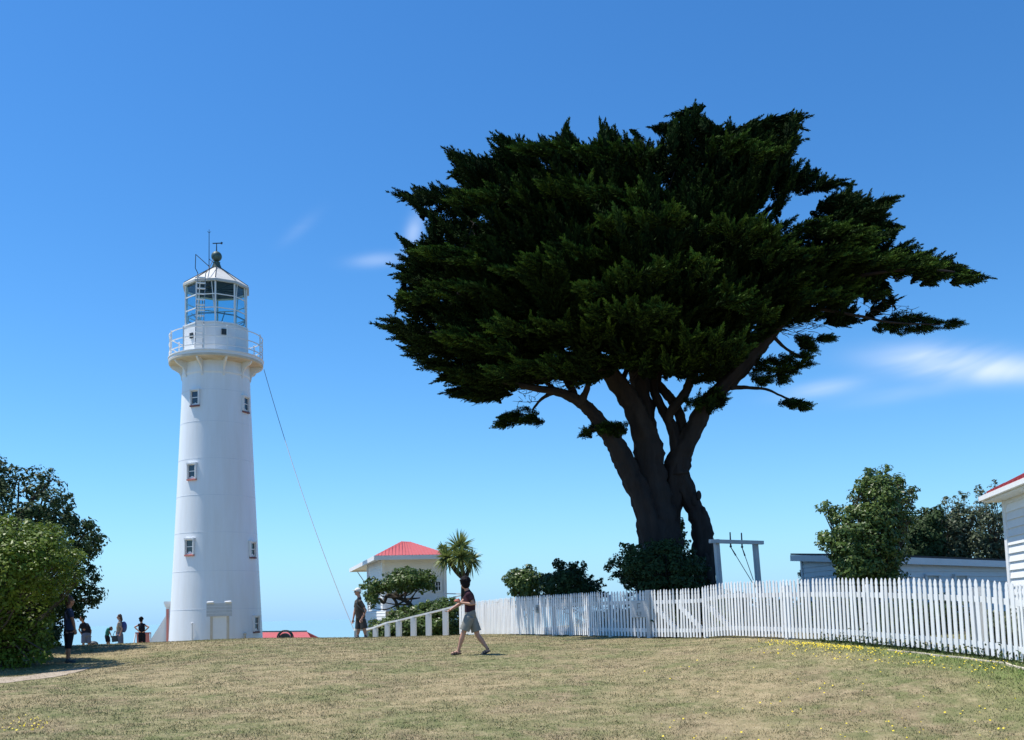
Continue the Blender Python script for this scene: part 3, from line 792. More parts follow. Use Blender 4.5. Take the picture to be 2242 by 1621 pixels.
def build_shed():
    up = np.array([0, 0, 1.])
    c = P(1905, 1228, 29.0); l = P(1757, 1228, 33.5); zc = P(1905, 1226, 29.0)[2]; zl = P(1757, 1221, 33.5)[2]
    r = P(2330, 1240, 34.0)
    zr = P(2207, 1242, 32.6)[2]
    zb = g1(c[0], c[1]) - .4
    root = thing('shed', (c[0], c[1], zb), "long white weatherboard shed with flat dark roof behind the picket fence", "shed")
    def nrm(p, q):
        t = (q - p) * np.array([1, 1, 0]); t /= np.linalg.norm(t); return t, np.array([t[1], -t[0], 0])
    back = r + (l - c)
    t1, n1 = nrm(l, c); t2, n2 = nrm(c, r)
    for p, q, a, e in ((l, c, zl, zc), (c, r, zc, zr)):
        t, n = nrm(p, q)
        b = MB(); m_ = [np.array([p[0], p[1], zb]), np.array([q[0], q[1], zb]), np.array([q[0], q[1], e]), np.array([p[0], p[1], a])]
        b.slab([v - n * .012 for v in m_], .08); boards(b, p, q, zb, (a, e) if abs(a - e) > .05 else min(a, e), n, .16, .04); b.build('wall', M_shed, root)
    # roof
    ov = .3
    pts = []
    for p, z, o in ((l, zl, -t1 * .25 + n1 * ov), (c, zc, n1 * ov + n2 * ov), (r, zr, n2 * ov), (back, zr + (zl - zc), -n2 * 0)):
        q = np.array([p[0], p[1], z + .16]) + o; pts.append(q)
    b = MB(); b.slab(pts, .05); rf = b.build('roof', M_shedroof, root)
    b = MB()
    for p, q in ((pts[0], pts[1]), (pts[1], pts[2])):
        b.bar(p - up * .16, q - up * .16, .04, .2)
    b.build('fascia', M_shed, rf)
    b = MB(); b.slab([q - up * .20 for q in pts], .03); b.build('soffit', M_shed, rf)
    for v_, z_ in ((c, zc), (l, zl)):
        b = MB(); m_ = v_.copy(); m_[2] = (zb + z_) / 2; b.box(m_, t1 * .06, n1 * .06, up * (z_ - zb) / 2); b.build('corner_board', M_shed, root)
    # two windows with dark heads
    for px in (2037, 2104):
        Yd = c[1] + (r[1] - c[1]) * (P(px, 1262, 30.5)[0] - c[0]) / (r[0] - c[0])
        q = P(px, 1259, Yd); q[1] = c[1] + (r[1] - c[1]) * (q[0] - c[0]) / (r[0] - c[0])
        b = MB(); zz = q[2]
        for s_ in (-1, 1): b.box(q + t2 * s_ * .31 + n2 * .05 - up * .42, t2 * .04, n2 * .04, up * .4)
        b.box(q + n2 * .07, t2 * .38, n2 * .06, up * .03)
        w = b.build('window', M_shed, root); b = MB(); b.box(q + n2 * .035 - up * .42, t2 * .27, n2 * .01, up * .39); b.build('pane', M_greyp, w)
build_shed()

def build_house():
    up = np.array([0, 0, 1.])
    Yc = 17.6; c = P(2204, 1150, Yc); ze = P(2150, 1089, Yc)[2]
    g = g1(c[0], c[1]) - .4
    # the long wall runs to the right and towards the camera
    q = c + np.array([-.2, -.98, 0]) * 3.6; rear = c + np.array([.98, -.2, 0]) * 6.0
    root = thing('house', (c[0], c[1], g), "white weatherboard cottage with red roof at the right edge", "house")
    t = (q - c) * np.array([1, 1, 0]); t /= np.linalg.norm(t); n = np.array([t[1], -t[0], 0])
    zt = P(2152, 1084, 17.9)[2] - .135
    b = MB(); b.slab([np.array([c[0], c[1], g]) - n * .012, np.array([q[0], q[1], g]) - n * .012, np.array([q[0], q[1], zt]) - n * .012, np.array([c[0], c[1], zt]) - n * .012], .1)
    boards(b, c, q, g + .1, zt, n, .145, .034); b.build('wall', M_fence, root)
    ts = (c - rear) * np.array([1, 1, 0]); ts /= np.linalg.norm(ts); ns = np.array([ts[1], -ts[0], 0])
    b = MB(); b.slab([np.array([rear[0], rear[1], g]) - ns * .012, np.array([c[0], c[1], g]) - ns * .012, np.array([c[0], c[1], zt]) - ns * .012, np.array([rear[0], rear[1], zt]) - ns * .012], .1)
    boards(b, rear, c, g + .1, zt, ns, .145, .034); b.build('wall', M_fence, root)
    b = MB(); m_ = c.copy(); m_[2] = (g + zt) / 2; b.box(m_ + n * .02 + t * .05, t * .075, n * .03, up * (zt - g) / 2); b.box(m_ + ns * .02 - ts * .05, ts * .075, ns * .03, up * (zt - g) / 2 ); b.build('corner_board', M_fence, root)
    b = MB(); boards(b, c + t * .3 + n * .01, q, g, g + .1, n, .1)
    # roof with overhang: eave corner at the photo's tip
    e0 = c + (n + ns) * .33 ; e0[2] = ze
    e0 = P(2152, 1084, 17.9)
    nin = -n
    e1 = e0 + t * 4.6; e3 = e0 + nin * 6.9; e2 = e1 + nin * 6.9
    R0 = e0 + nin * 2.6 + t * 2.3 + up * 1.25; R1 = e3 - nin * 2.6 + t * 2.3 + up * 1.25
    b = MB()
    for f_ in ([e0, e1, R0], [e3, e0, R0, R1], [e1, e2, R1, R0], [e2, e3, R1]):
        if np.cross(f_[1] - f_[0], f_[2] - f_[0])[2] < 0: f_ = f_[::-1]
        b.slab(f_, .05)
    for k in range(1, 17):
        tau = .27 * k; f = min(tau, 4.6 - tau) / 2.3
        s0 = e0 + t * tau; b.bar(s0 + up * .015, s0 + (nin * 2.6 + up * 1.25) * f + up * .015, .03, .03)
    # the two walls away from the lawn
    qq = q - n * 6.0; rr_ = c - n * 6.0
    for p_, q_ in ((q, qq), (qq, rr_)):
        tt_ = (q_ - p_) * np.array([1, 1, 0]); tt_ /= np.linalg.norm(tt_); nn_ = np.array([tt_[1], -tt_[0], 0])
        wb = MB(); wb.slab([np.array([p_[0], p_[1], g]) - nn_ * .012, np.array([q_[0], q_[1], g]) - nn_ * .012, np.array([q_[0], q_[1], zt]) - nn_ * .012, np.array([p_[0], p_[1], zt]) - nn_ * .012], .1)
        boards(wb, p_, q_, g + .1, zt, nn_, .145, .034); wb.build('wall', M_fence, root)
    rf = b.build('roof', M_red, root)
    b = MB(); b.bar(e0 - up * .075 + n * .03, e1 - up * .075 + n * .03, .10, .08); b.bar(e3 - up * .075 + ns * .03, e0 - up * .075 + ns * .03, .10, .08); b.bar(e1 - up * .075 - ns * .03, e2 - up * .075 - ns * .03, .10, .08); b.bar(e2 - up * .075 - n * .03, e3 - up * .075 - n * .03, .10, .08); b.build('gutter', M_fence, rf)
    b = MB(); b.slab([e0 - up * .12, e1 - up * .12, e2 - up * .12, e3 - up * .12], .03); b.build('soffit', M_fence, rf)
build_house()

def build_gallows():
    up = np.array([0, 0, 1.]); Y = 27.0
    a = P(1568, 1186, Y); c = P(1653, 1189, Y + .6)
    t = (c - a); t[2] = 0; L = np.linalg.norm(t); t /= L; n = np.array([t[1], -t[0], 0])
    g = g1(a[0], a[1])
    root = thing('wire_frame', (a[0], a[1], g - .3), "white timber goalpost frame with two hanging cables behind the fence", "frame")
    lean = t * .045
    tops = []
    for p in (a, c):
        z0 = g1(p[0], p[1]) - .2; h = p[2] - z0; bot = p + lean * h; bot[2] = z0
        b = MB(); b.bar(bot, p + up * .06, .12, .12, up=n); b.build('post', M_greyp, root)
    b = MB(); b.bar(a - t * .28 + n * .09, c + t * .2 + n * .09 , .10, .1); b.build('beam', M_greyp, root)
    for px, ex in ((1594, 1645), (1629, 1650)):
        p = P(px, 1187, Y + .2); p[:2] = (a + t * ((p - a) @ t))[:2] + (n * .09)[:2]
        b = MB(); b.tube([p - up * .12, p + up * .26], [.022, .018], 6); b.ball(p - up * .13, .035, 8, 6); b.build('rod', M_dark, root)
        b = MB(); e = P(ex, 1272, Y); e2 = p - up * .15
        b.tube([e2, e2 + (e - e2) * .25], [.012, .022], 6); b.tube([e2 + (e - e2) * .22, e], [.01, .01], 5)
        e3 = e + (e - e2) * .9; b.tube([e, e3], [.01, .01], 5); b.build('cable', M_dark, root)
build_gallows()

# ------------------------------------------------------------------ picket fence
def fence_curve():
    """dense table of the fence line: arclength -> x, y, ground z, height"""
    pts = np.array([P(x, y, d) for x, y, d in FENCE])
    px = np.array([f[0] for f in FENCE])
    s = np.r_[0, np.cumsum(np.linalg.norm(np.diff(pts[:, :2], axis=0), axis=1))]
    return s, pts, px
FS, FP, FPX = fence_curve()
TOPPX = [(1008, 1318), (1049, 1316), (1134, 1306.5), (1185, 1303.5), (1319, 1296), (1419, 1292.5), (1500, 1289), (1538, 1287), (1545, 1284), (1575, 1278), (1600, 1273.5), (1700, 1270), (1800, 1266), (1868, 1265), (2016, 1265), (2164, 1268.5), (2242, 1275), (2420, 1290)]
def fpos(s):
    x = np.interp(s, FS, FP[:, 0]); y = np.interp(s, FS, FP[:, 1]); z = np.interp(s, FS, FP[:, 2])
    px = proj((x, y, z))[0]
    pyt = np.interp(px, [q[0] for q in TOPPX], [q[1] for q in TOPPX]); zt = P(px, pyt, y)[2]
    return np.array([x, y, z]), zt, px
def s_at_px(px):
    lo, hi = 0, FS[-1]
    for _ in range(40):
        m = (lo + hi) / 2
        if fpos(m)[2] < px: lo = m
        else: hi = m
    return lo
def build_fence():
    up = np.array([0, 0, 1.])
    rs = random.Random(5)
    def section(root, s0, s1, gate=False, brace=None, posts=True):
        p0, p1 = fpos(s0)[0], fpos(s1)[0]
        b = MB(); n_ = max(2, round((s1 - s0) / .122)); st = (s1 - s0) / n_
        for k in range(n_):
            s = s0 + (k + .5) * st; p, zt, px = fpos(s); q = fpos(s + .05)[0]; t = q - p; t[2] = 0; t /= np.linalg.norm(t); n = np.array([t[1], -t[0], 0])
            zt += rs.uniform(-.013, .012); z0 = p[2] + .035 + rs.uniform(0, .012); w = .035 if px > 1190 else .047; th = .008 if px > 1190 else .005
            lean = t * (rs.gauss(0, .009))
            out = [(-w, z0), (w, z0), (w, zt - .155), (w * .72, zt - .135), (w * .98, zt - .095), (w * .62, zt - .035), (0, zt), (-w * .62, zt - .035), (-w * .98, zt - .095), (-w * .72, zt - .135), (-w, zt - .155)]
            v = [np.array([p[0], p[1], 0]) + t * a + lean * (z - z0) + n * o + up * z for o in (.035 + th, .035 - th) for a, z in out]; m = len(out)
            b.add(v, [tuple(range(m)), tuple(range(2 * m - 1, m - 1, -1))] + [((i + 1) % m, i, m + i, m + (i + 1) % m) for i in range(m)])
        b.build('picket_panel', M_fence, root)
        def railz(s, f):
            p, zt, px = fpos(s); return np.array([p[0], p[1], p[2] + (zt - p[2]) * f])
        for f in (.165, .745):
            b = MB(); m = max(2, int((s1 - s0) / .6))
            for k in range(m):
                a, c = railz(s0 + (s1 - s0) * k / m, f), railz(s0 + (s1 - s0) * (k + 1) / m, f)
                b.bar(a, c, .042, .095)
            b.build('rail', M_fence, root)
        if brace:
            a, c = railz(s0 + (s1 - s0) * .04, .70), railz(s0 + (s1 - s0) * .96, .20)
            b = MB(); b.bar(a, c, .04, .12); b.build('brace', M_fence, root)
        return p0, p1
    def post(root, s, w=.1, f=1.0, m=M_fence, d=-.07):
        p, zt, px = fpos(s); q = fpos(s + .05)[0]; t = q - p; t[2] = 0; t /= np.linalg.norm(t); n = np.array([t[1], -t[0], 0])
        h = (zt - p[2]) * f; b = MB(); c = p + n * d; c[2] = p[2] + h / 2 - .12; b.box(c, t * w / 2, n * w / 2, up * (h / 2 + .12)); b.build('post', m, root)
    sA, sG0, sG1, sG2, sG3 = 0, s_at_px(1427), s_at_px(1484), s_at_px(1541), s_at_px(1600)
    sE = FS[-1]
    p = fpos(sA)[0]; r = thing('picket_fence', fpos(sG0 * .5)[0], "long white picket fence from the handrail to the gates, partly in tree shade", "fence")
    section(r, sA, sG0 - .06)
    for k in range(12): post(r, sA + .1 + (sG0 - .3) * k / 11.3, .1, .93)
    post(r, sG0 - .02, .14, 1.0, M_greyp, .02)
    r = thing('picket_gate', fpos((sG0 + sG1) / 2)[0], "left leaf of the white picket double gate, next to the grey gatepost", "gate", "picket gates")
    section(r, sG0 + .06, sG1 - .01, True, True)
    r = thing('picket_gate', fpos((sG1 + sG2) / 2)[0], "right leaf of the white picket double gate, before the fence steps up", "gate", "picket gates")
    section(r, sG1 + .01, sG2 - .03, True, True)
    r = thing('picket_fence', fpos(sG3)[0], "white picket fence running right from the gates towards the red roofed cottage", "fence")
    section(r, sG2 + .03, sG3, False, True)
    section(r, sG3 + .001, sE)
    post(r, sG2 + .0, .09, .97, M_fence)
    sP = s_at_px(2144); sp = 2.62
    s = sP
    while s > sG3 - .3: post(r, s, .11, .90); s -= sp
    s = sP + sp
    while s < sE: post(r, s, .11, .90); s += sp
    # concrete edging under the right-hand run
    b = MB(); pts = []
    for k in range(26):
        s = s_at_px(1975) + (sE - s_at_px(1975)) * k / 25 * .72; p, zt, px = fpos(s); q = fpos(min(s + .05, sE))[0] if s < sE - .06 else p + (p - fpos(s - .05)[0]); t = q - p; t[2] = 0; t /= np.linalg.norm(t); n = np.array([t[1], -t[0], 0])
        c = p + n * (.30 + .02 * math.sin(k)); c[2] = g1(c[0], c[1]) + .006; pts.append(c)
    for a, c in zip(pts[:-1], pts[1:]): b.bar(a, c, .045, .035)
    e = b.build('kerb', M_stain, base=tuple(pts[12])); tag(e, kind='structure')
    # grey sign wired behind the pickets near the gate
    s = s_at_px(1405); p, zt, px = fpos(s); q = fpos(s + .05)[0]; t = q - p; t[2] = 0; t /= np.linalg.norm(t); n = np.array([t[1], -t[0], 0])
    z0, z1 = P(1405, 1352, p[1])[2], P(1405, 1315, p[1])[2]; c = p + n * .062; c[2] = (z0 + z1) / 2
    r = thing('fence_sign', (c[0], c[1], z0), "square weathered grey sign fixed to the fence just left of the gatepost", "sign")
    b = MB(); b.box(c, t * .27, n * .008, up * (z1 - z0) / 2); b.build('board', M_greyp, r)
    b = MB(); 
    for dx, dz, w, h in ((-.04, .07, .025, .16), (.02, .14, .10, .025), (.02, .04, .07, .02), (-.06, -.12, .05, .09), (.06, -.11, .06, .08), (.0, -.17, .16, .012)):
        b.box(c + t * dx + up * dz + n * .010, t * w / 2, n * .003, up * h / 2)
    b.build('markings', M_steel, r)
    s = s_at_px(1182); p, zt, px = fpos(s); q = fpos(s + .05)[0]; t = q - p; t[2] = 0; t /= np.linalg.norm(t); n = np.array([t[1], -t[0], 0])
    c = p + n * .06; c[2] = P(1182, 1333, p[1])[2]
    b = MB(); b.box(c, t * .09, n * .012, up * .12); b.box(c + n * .02, t * .03, n * .03, up * .05); b.build('latch', M_steel, [o for o in C.objects if o.name == 'picket_fence'][0])
build_fence()

def build_handrail():
    up = np.array([0, 0, 1.])
    tp = [(1012, 1324, 34.6), (975, 1334, 34.9), (938, 1343, 35.2), (905, 1351, 35.5), (873, 1359, 35.8), (848, 1364, 36.1), (822, 1374, 36.5), (800, 1380, 36.9)]
    T = [P(*q) for q in tp]
    base = T[1].copy(); base[2] = g1(base[0], base[1]) - .3
    r = thing('handrail', base, "white sloping handrail on square posts in front of the hedge", "railing")
    b = MB()
    for a, c in zip(T[:-1], T[1:]): b.bar(a, c, .15, .06)
    b.build('top_rail', M_white, r)
    for k, q in enumerate(T[:-1]):
        if k == 0: continue
        z0 = g1(q[0], q[1]) - .5; c = q.copy(); c[2] = (q[2] - .03 + z0) / 2
        b = MB(); b.box(c, (.085 if k < 5 else .075, -.02, 0), (.02, .07, 0), (0, 0, (q[2] - .03 - z0) / 2)); b.build('post', M_white, r)
    # short low barrier behind the man in the cap
    a, c = P(776, 1379, 39.0), P(812, 1379, 39.5)
    r = thing('low_barrier', (a[0], a[1], g1(a[0], a[1]) - .3), "short low white barrier behind the man in the cap", "barrier")
    b = MB(); b.bar(a, c, .12, .09); b.build('top_rail', M_white, r)
    for q in (P(779, 1379, 39.05), P(803, 1379, 39.3)):
        z0 = g1(q[0], q[1]) - .4; m = q.copy(); m[2] = (z0 + q[2]) / 2 - .03; b = MB(); b.box(m, (.055, 0, 0), (0, .055, 0), (0, 0, (q[2] - z0) / 2)); b.build('post', M_greyp, r)
build_handrail()

def build_small_things():
    up = np.array([0, 0, 1.])
    # red roof below the crest
    Y = 62.0; a = P(560, 1384.5, Y); c = P(672, 1383.5, Y); e = P(682, 1399, Y - 2); f = P(556, 1401, Y - 2)
    e2 = e + (e - c) * 1.2; f2 = f + (f - a) * 1.2
    r = thing('red_roofed_building', (a[0], a[1], g1(a[0], a[1])), "low red roofed building showing just above the crest beside the lighthouse", "building")
    back = np.array([0, 5.5, 0])
    b = MB(); b.slab([f2, e2, c, a], .06); b.slab([a, c, e2 + back, f2 + back], .06); rf = b.build('roof', M_red, r)
    b = MB(); b.bar(a + up * .04, c + up * .04, .12, .06); b.build('ridge', M_shedroof, rf)
    b = MB(); z1 = e2[2] - .05; xs = (f2[0] + .2, e2[0] - .3); b.prism([(xs[0], e2[1] + .3), (xs[1], e2[1] + .3), (xs[1], e2[1] + 5), (xs[0], e2[1] + 5)], z1 - 3, z1 + .1); b.build('wall', M_white, r)
    # round black reel in front of it
    Y = 47.0; m = P(623, 1397, Y); R_ = .34
    r = thing('hose_reel', (m[0], m[1], m[2] - .7), "round black reel seen against the red roof beyond the crest", "reel")
    b = MB(); ring = [m + np.array([math.cos(t) * R_, 0, math.sin(t) * R_]) for t in np.linspace(0, 2 * math.pi, 25)]; b.tube(ring, [.035] * 25, 6)
    ring2 = [q + np.array([.02, .22, 0]) for q in ring]; b.tube(ring2, [.03] * 25, 6); b.build('hoop', M_dark, r, True)
    b = MB(); b.tube([m + np.array([0, .0, -.05]), m + np.array([0, .22, -.05])], [.27, .27], 20); b.build('drum', M_dark, r)
    b = MB(); 
    for s_ in (-1, 1): b.bar(m + np.array([s_ * .3, .1, -.7]), m + np.array([0, .1, -.05]), .04)
    b.build('stand', M_dark, r)
    # red board on slanted white legs behind the woman with hands on hips
    Y = 47.5; p = P(297, 1386, Y); q = P(330, 1386, Y)
    r = thing('trestle_board', ((p[0] + q[0]) / 2, Y, p[2] - 1.1), "red board on slanted white legs beyond the crest left of the lighthouse", "sign")
    b = MB(); m = (p + q) / 2; b.box(m + (0, 0, -.27), ((q[0] - p[0]) / 2 - .06, 0, 0), (0, .03, .01), (0, -.03, .27)); b.build('board', M_pink, r)
    b = MB(); b.bar(p, q, .12, .05); b.build('top_bar', M_red, r)
    for x, s_ in ((p, -1), (q, 1)):
        b = MB(); b.bar(x, x + np.array([.10 * s_, -.25, -1.1]), .05); b.build('leg', M_white, r)
    # pack lying on the grass by the bending man
    m = P(204, 1411, 43.0); b = MB(); b.ball(m + (0, 0, .0), (.22, .15, .14), 14, 10); b.ball(m + (-.12, 0, .03), (.12, .13, .12), 12, 8); b.tube([m + (.1, -.12, .05), m + (.2, -.15, .02), m + (.24, -.1, -.08)], [.02] * 3, 6)
    tag(b.build('backpack', M_dark, smooth=True, base=tuple(m - (0, 0, .14))), "dark pack lying on the crest beside the bending man", "bag")
build_small_things()

# ------------------------------------------------------------------ vegetation
def pip(poly, x, y):
    poly = np.asarray(poly, float); inside = np.zeros(len(x), bool); n = len(poly); j = n - 1
    for i in range(n):
        xi, yi = poly[i]; xj, yj = poly[j]
        c = ((yi > y) != (yj > y)) & (x < (xj - xi) * (y - yi) / (yj - yi + 1e-12) + xi); inside ^= c; j = i
    return inside
def edist(poly, x, y):
    poly = np.asarray(poly, float); p = np.c_[x, y]; best = np.full(len(p), 1e9)
    for a, b in zip(poly, np.roll(poly, -1, 0)):
        d = b - a; t = np.clip(((p - a) @ d) / (d @ d + 1e-9), 0, 1)[:, None]; best = np.minimum(best, np.linalg.norm(p - (a + t * d), axis=1))
    return best
def sample(poly, n, Y0, thick, rs, inset=0.0, shell=.75, E=None, prof=None):
    """n points in a rounded volume whose outline from the photo's side is the polygon; returns xyz, px, side(-1..1)"""
    poly = np.asarray(poly, float); lo, hi = poly.min(0), poly.max(0); xs, ys = [], []; got = 0
    ins = inset / Y0 * F
    while got < n:
        x = rs.uniform(lo[0], hi[0], n * 3); y = rs.uniform(lo[1], hi[1], n * 3); k = pip(poly, x, y); x, y = x[k], y[k]
        if ins > 0: d = edist(poly, x, y); k = d > ins * rs.uniform(.6, 1.2, len(x)); x, y = x[k], y[k]
        xs.append(x); ys.append(y); got += len(x)
    x = np.concatenate(xs)[:n]; y = np.concatenate(ys)[:n]
    d = edist(poly, x, y) * Y0 / F; E = E or thick
    h = thick * np.sqrt(np.clip(1 - (1 - np.minimum(d / E, 1)) ** 2, 0, 1))
    if prof is not None: h = h * prof(x, y)
    u = rs.uniform(-1, 1, n); sh = rs.rand(n) < shell; u = np.where(sh, np.sign(u) * rs.uniform(.75, 1, n), u)
    Yd = Y0 + h * u
    v = fwd[None] + rgt[None] * ((x - CX) / F)[:, None] - upv[None] * ((y - PY) / F)[:, None]
    return EYE + v * (Yd / v[:, 1])[:, None], np.c_[x, y], u * h / max(thick, .01)

def leaves(pos, nrm, L, Wd, rs, fold=.25):
    """diamond leaves (N quads): pos, preferred normal"""
    n = len(pos); a = unit(np.cross(nrm, rs.normal(size=(n, 3)))); b = unit(np.cross(nrm, a))
    L = (L * rs.uniform(.7, 1.3, n))[:, None]; Wd = (Wd * rs.uniform(.7, 1.3, n))[:, None]
    return np.stack([pos - a * L * .5, pos - b * Wd * .5 + a * L * .1, pos + a * L * .5 , pos + b * Wd * .5 + a * L * .1], 1)

def broadleaf(name, label, cat, poly, Y0, thick, nclump, perclump, leaf, m, seed, trunk=None, csize=.35, group=None, nb=16, trunkr=.12, shell=.8, up_bias=.5, extra=None, inset=.5, flat=.7, sprigb=.5, prof=None):
    """tree or bush: clumps of small leaf faces through the volume, with trunk and branches"""
    rs = np.random.RandomState(seed)
    cen, cpx, side = sample(poly, nclump, Y0, thick, rs, inset=csize * inset, shell=shell, prof=prof)
    ns = int(nclump * .45); pl = np.asarray(poly, float); sg = np.linalg.norm(np.roll(pl, -1, 0) - pl, axis=1); cu = np.r_[0, np.cumsum(sg)]
    tt = rs.uniform(0, cu[-1], ns); ii = np.searchsorted(cu, tt) - 1; fr = ((tt - cu[ii]) / sg[ii])[:, None]; ep = pl[ii] * (1 - fr) + np.roll(pl, -1, 0)[ii] * fr + rs.normal(0, .06, (ns, 2)) * F / Y0
    sp_ = np.array([P(x, y, Y0 + rs.uniform(-.5, .5) * min(thick, 1.2)) for x, y in ep]); cen = np.concatenate([cen, sp_]); nm = nclump; nclump += ns
    mid = cen.mean(0)
    if trunk is None:
        lowest = cen[cen[:, 2] < np.percentile(cen[:, 2], 20)].mean(0); tb = np.array([lowest[0], Y0, g1(lowest[0], Y0) - .1]); trunk = [tb, (tb + mid) / 2 + rs.normal(0, .05, 3), mid]
    root = thing(name, trunk[0], label, cat, group)
    r = csize * rs.uniform(.5, 1.1, nclump); r[nm:] *= rs.uniform(.3, .75, ns)
    pc = rs.poisson(perclump * (r / csize) ** 2) + 5; idx = np.repeat(np.arange(nclump), pc); n = len(idx)
    d = unit(rs.normal(size=(n, 3))); rad_ = r[idx] * rs.uniform(.35, 1.0, n) ** .6
    off = d * rad_[:, None]; off[:, 2] *= flat
    pos = cen[idx] + off
    nr = unit(d * .9 + unit(cen[idx] - mid) * .4 + np.array([0, 0, up_bias]) + rs.normal(0, .45, (n, 3)))
    lf = leaf * rs.uniform(.6, 1.4, nclump)[idx]; V = leaves(pos, nr, lf, lf * rs.uniform(.4, .65, n), rs)
    quadmesh('crown', V, m, root)
    b = MB(); tp = smoothpath(trunk, 5); b.tube(tp, np.linspace(trunkr, trunkr * .45, len(tp)), 9, ridge=3, ramp=.06, noise=.08, seed=seed)
    sel = np.r_[rs.choice(nm, min(nb, nm), replace=False), nm + rs.choice(ns, int(ns * sprigb), replace=False)]
    for k in sel:
        f = rs.uniform(.35, .95); s0 = tp[int(f * (len(tp) - 1))]; e = cen[k]; mm = (s0 + e) / 2 + rs.normal(0, .08, 3) * np.linalg.norm(e - s0) + np.array([0, 0, -.05]) * np.linalg.norm(e - s0)
        q = smoothpath([s0, mm, e], 4); r0 = trunkr * .38 * rs.uniform(.6, 1.1); b.tube(q, np.linspace(r0, r0 * .2, len(q)), 5)
    if extra:
        for pts, ra in extra:
            q = smoothpath(pts, 5); b.tube(q, np.interp(np.linspace(0, 1, len(q)), np.linspace(0, 1, len(ra)), ra), 8, noise=.08)
    b.build('trunk', M_twig, root, True)
    return root

def plume_template(rs, n_lv=24):
    """cypress spray of unit length along +Z: quads (N,4,3)"""
    pos, dr, ln = [], [], []
    bend = rs.normal(0, .1, 2)
    for i in range(n_lv):
        t = (i + .3) / n_lv; R_ = (.34 * (1 - t) ** .75 + .02) * rs.uniform(.75, 1.2); k0 = rs.rand() * 6.28; m = 6 if t < .75 else 4
        c = np.array([bend[0] * t * t, bend[1] * t * t, t])
        for k in range(m):
            a = k0 + 6.283 * k / m + rs.normal(0, .3); rr = R_ * rs.uniform(.6, 1.2); d = np.array([math.cos(a) * .85, math.sin(a) * .85, .62]); d /= np.linalg.norm(d)
            nt = 1 + int(rr / .10)
            for q in range(nt):
                f = (q + .4) / nt; p = c + d * rr * f; pos.append(p + rs.normal(0, .012, 3)); dd = d + rs.normal(0, .35, 3) + np.array([0, 0, .25]); dr.append(dd / np.linalg.norm(dd)); ln.append(.14 * rs.uniform(.7, 1.3) * (1 - .4 * t))
    for i in range(4): pos.append(np.array([bend[0], bend[1], .97])); d = np.array([rs.normal(0, .25), rs.normal(0, .25), 1]); dr.append(d / np.linalg.norm(d)); ln.append(.13)
    pos, dr, ln = np.array(pos), np.array(dr), np.array(ln)[:, None]
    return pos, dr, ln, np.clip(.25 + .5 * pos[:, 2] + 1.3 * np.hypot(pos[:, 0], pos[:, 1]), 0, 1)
HOLES = [(1240,762,11),(1322,772,12),(1224,780,7),(1345,812,12),(1487,588,7),(1695,585,9),(1733,578,8),(1310,603,5),(1758,462,16),(1728,470,12),(1385,812,9),(1440,812,10),(1560,700,5),(1120,640,4),(1610,455,5),(1560,800,8),(1525,818,9)]
def pipd(px, py):
    k = pip(CROWN, px, py); d = edist(CROWN, px, py); return np.where(k, -d, d)
def place_plumes(base, dirs, L, tmpl, rs, squash=None, width=1.0, clip=False):
    if clip is not False:
        keep = np.ones(len(base), bool); u = unit(dirs)
        for f in (.3, .65, 1.0):
            v = base + u * (L * f)[:, None] - EYE; dd = v @ fwd; px, py = CX + F * (v @ rgt) / dd, PY - F * (v @ upv) / dd
            keep &= pipd(px, py) < (clip if f == 1.0 else clip - 5)
            for hx, hy, hr in HOLES: keep &= np.hypot(px - hx, (py - hy) * 1.4) > hr + 4
        base, dirs, L = base[keep], dirs[keep], L[keep]
        if len(base) == 0: TIP_LIGHT.append(np.zeros(0)); return np.zeros((0, 4, 3))
    kind = rs.randint(0, len(tmpl), len(base)); dirs = unit(dirs)
    x = unit(np.cross(dirs, rs.normal(size=dirs.shape))); y = np.cross(dirs, x)
    R_ = np.stack([x * width, y * width, dirs], 1)            # rows: local axes
    out = []; tips = []
    for k in range(len(tmpl)):
        s = kind == k
        if not s.any(): continue
        tp, td, tl, tt = tmpl[k]; m = len(tp); Ls = L[s][:, None, None]
        pos = (np.einsum('qi,nij->nqj', tp, R_[s]) * Ls + base[s][:, None, :]).reshape(-1, 3)
        d = unit(np.einsum('qi,nij->nqj', td, R_[s])).reshape(-1, 3); ln = (tl[None] * Ls).reshape(-1, 1)
        w = unit(np.cross(d, np.array([0, 0, 1.]) + rs.normal(0, .6, d.shape))) * ln * .19
        out.append(np.stack([pos - d * ln * .25, pos + w + d * ln * .15, pos + d * ln * .85, pos - w + d * ln * .15], 1)); tips.append(np.tile(tt, int(s.sum())))
    TIP_LIGHT.append(np.concatenate(tips))
    return np.concatenate(out)
TIP_LIGHT = []
def place_fans(cen, dirs, Lb, tmpl, rs, n=7, flat=True, width=.72, clip=False):
    """branch sprays: plumes fanned out either side of a branch direction"""
    dirs = unit(dirs); lat = unit(np.cross(dirs, np.array([0, 0, 1.]) + rs.normal(0, .22, dirs.shape))) if flat else unit(np.cross(dirs, np.array([0, 1., 0]) + rs.normal(0, .2, dirs.shape)))
    B, Dd, LL = [], [], []
    for k in range(n):
        t = k / (n - 1); sgn = 0 if k == n - 1 else (1 if k % 2 else -1)
        a = rs.uniform(.45, .85, len(cen))[:, None] * sgn
        d = unit(dirs + lat * a + rs.normal(0, .10, dirs.shape) + np.array([0, 0, .10]))
        b = cen + dirs * (Lb * (-.55 + .75 * t))[:, None]
        B.append(b); Dd.append(d); LL.append(Lb * (.62 - .16 * abs(t - .4)) * rs.uniform(.85, 1.15, len(cen)))
    return place_plumes(np.concatenate(B), np.concatenate(Dd), np.concatenate(LL), tmpl, rs, width=width, clip=clip)

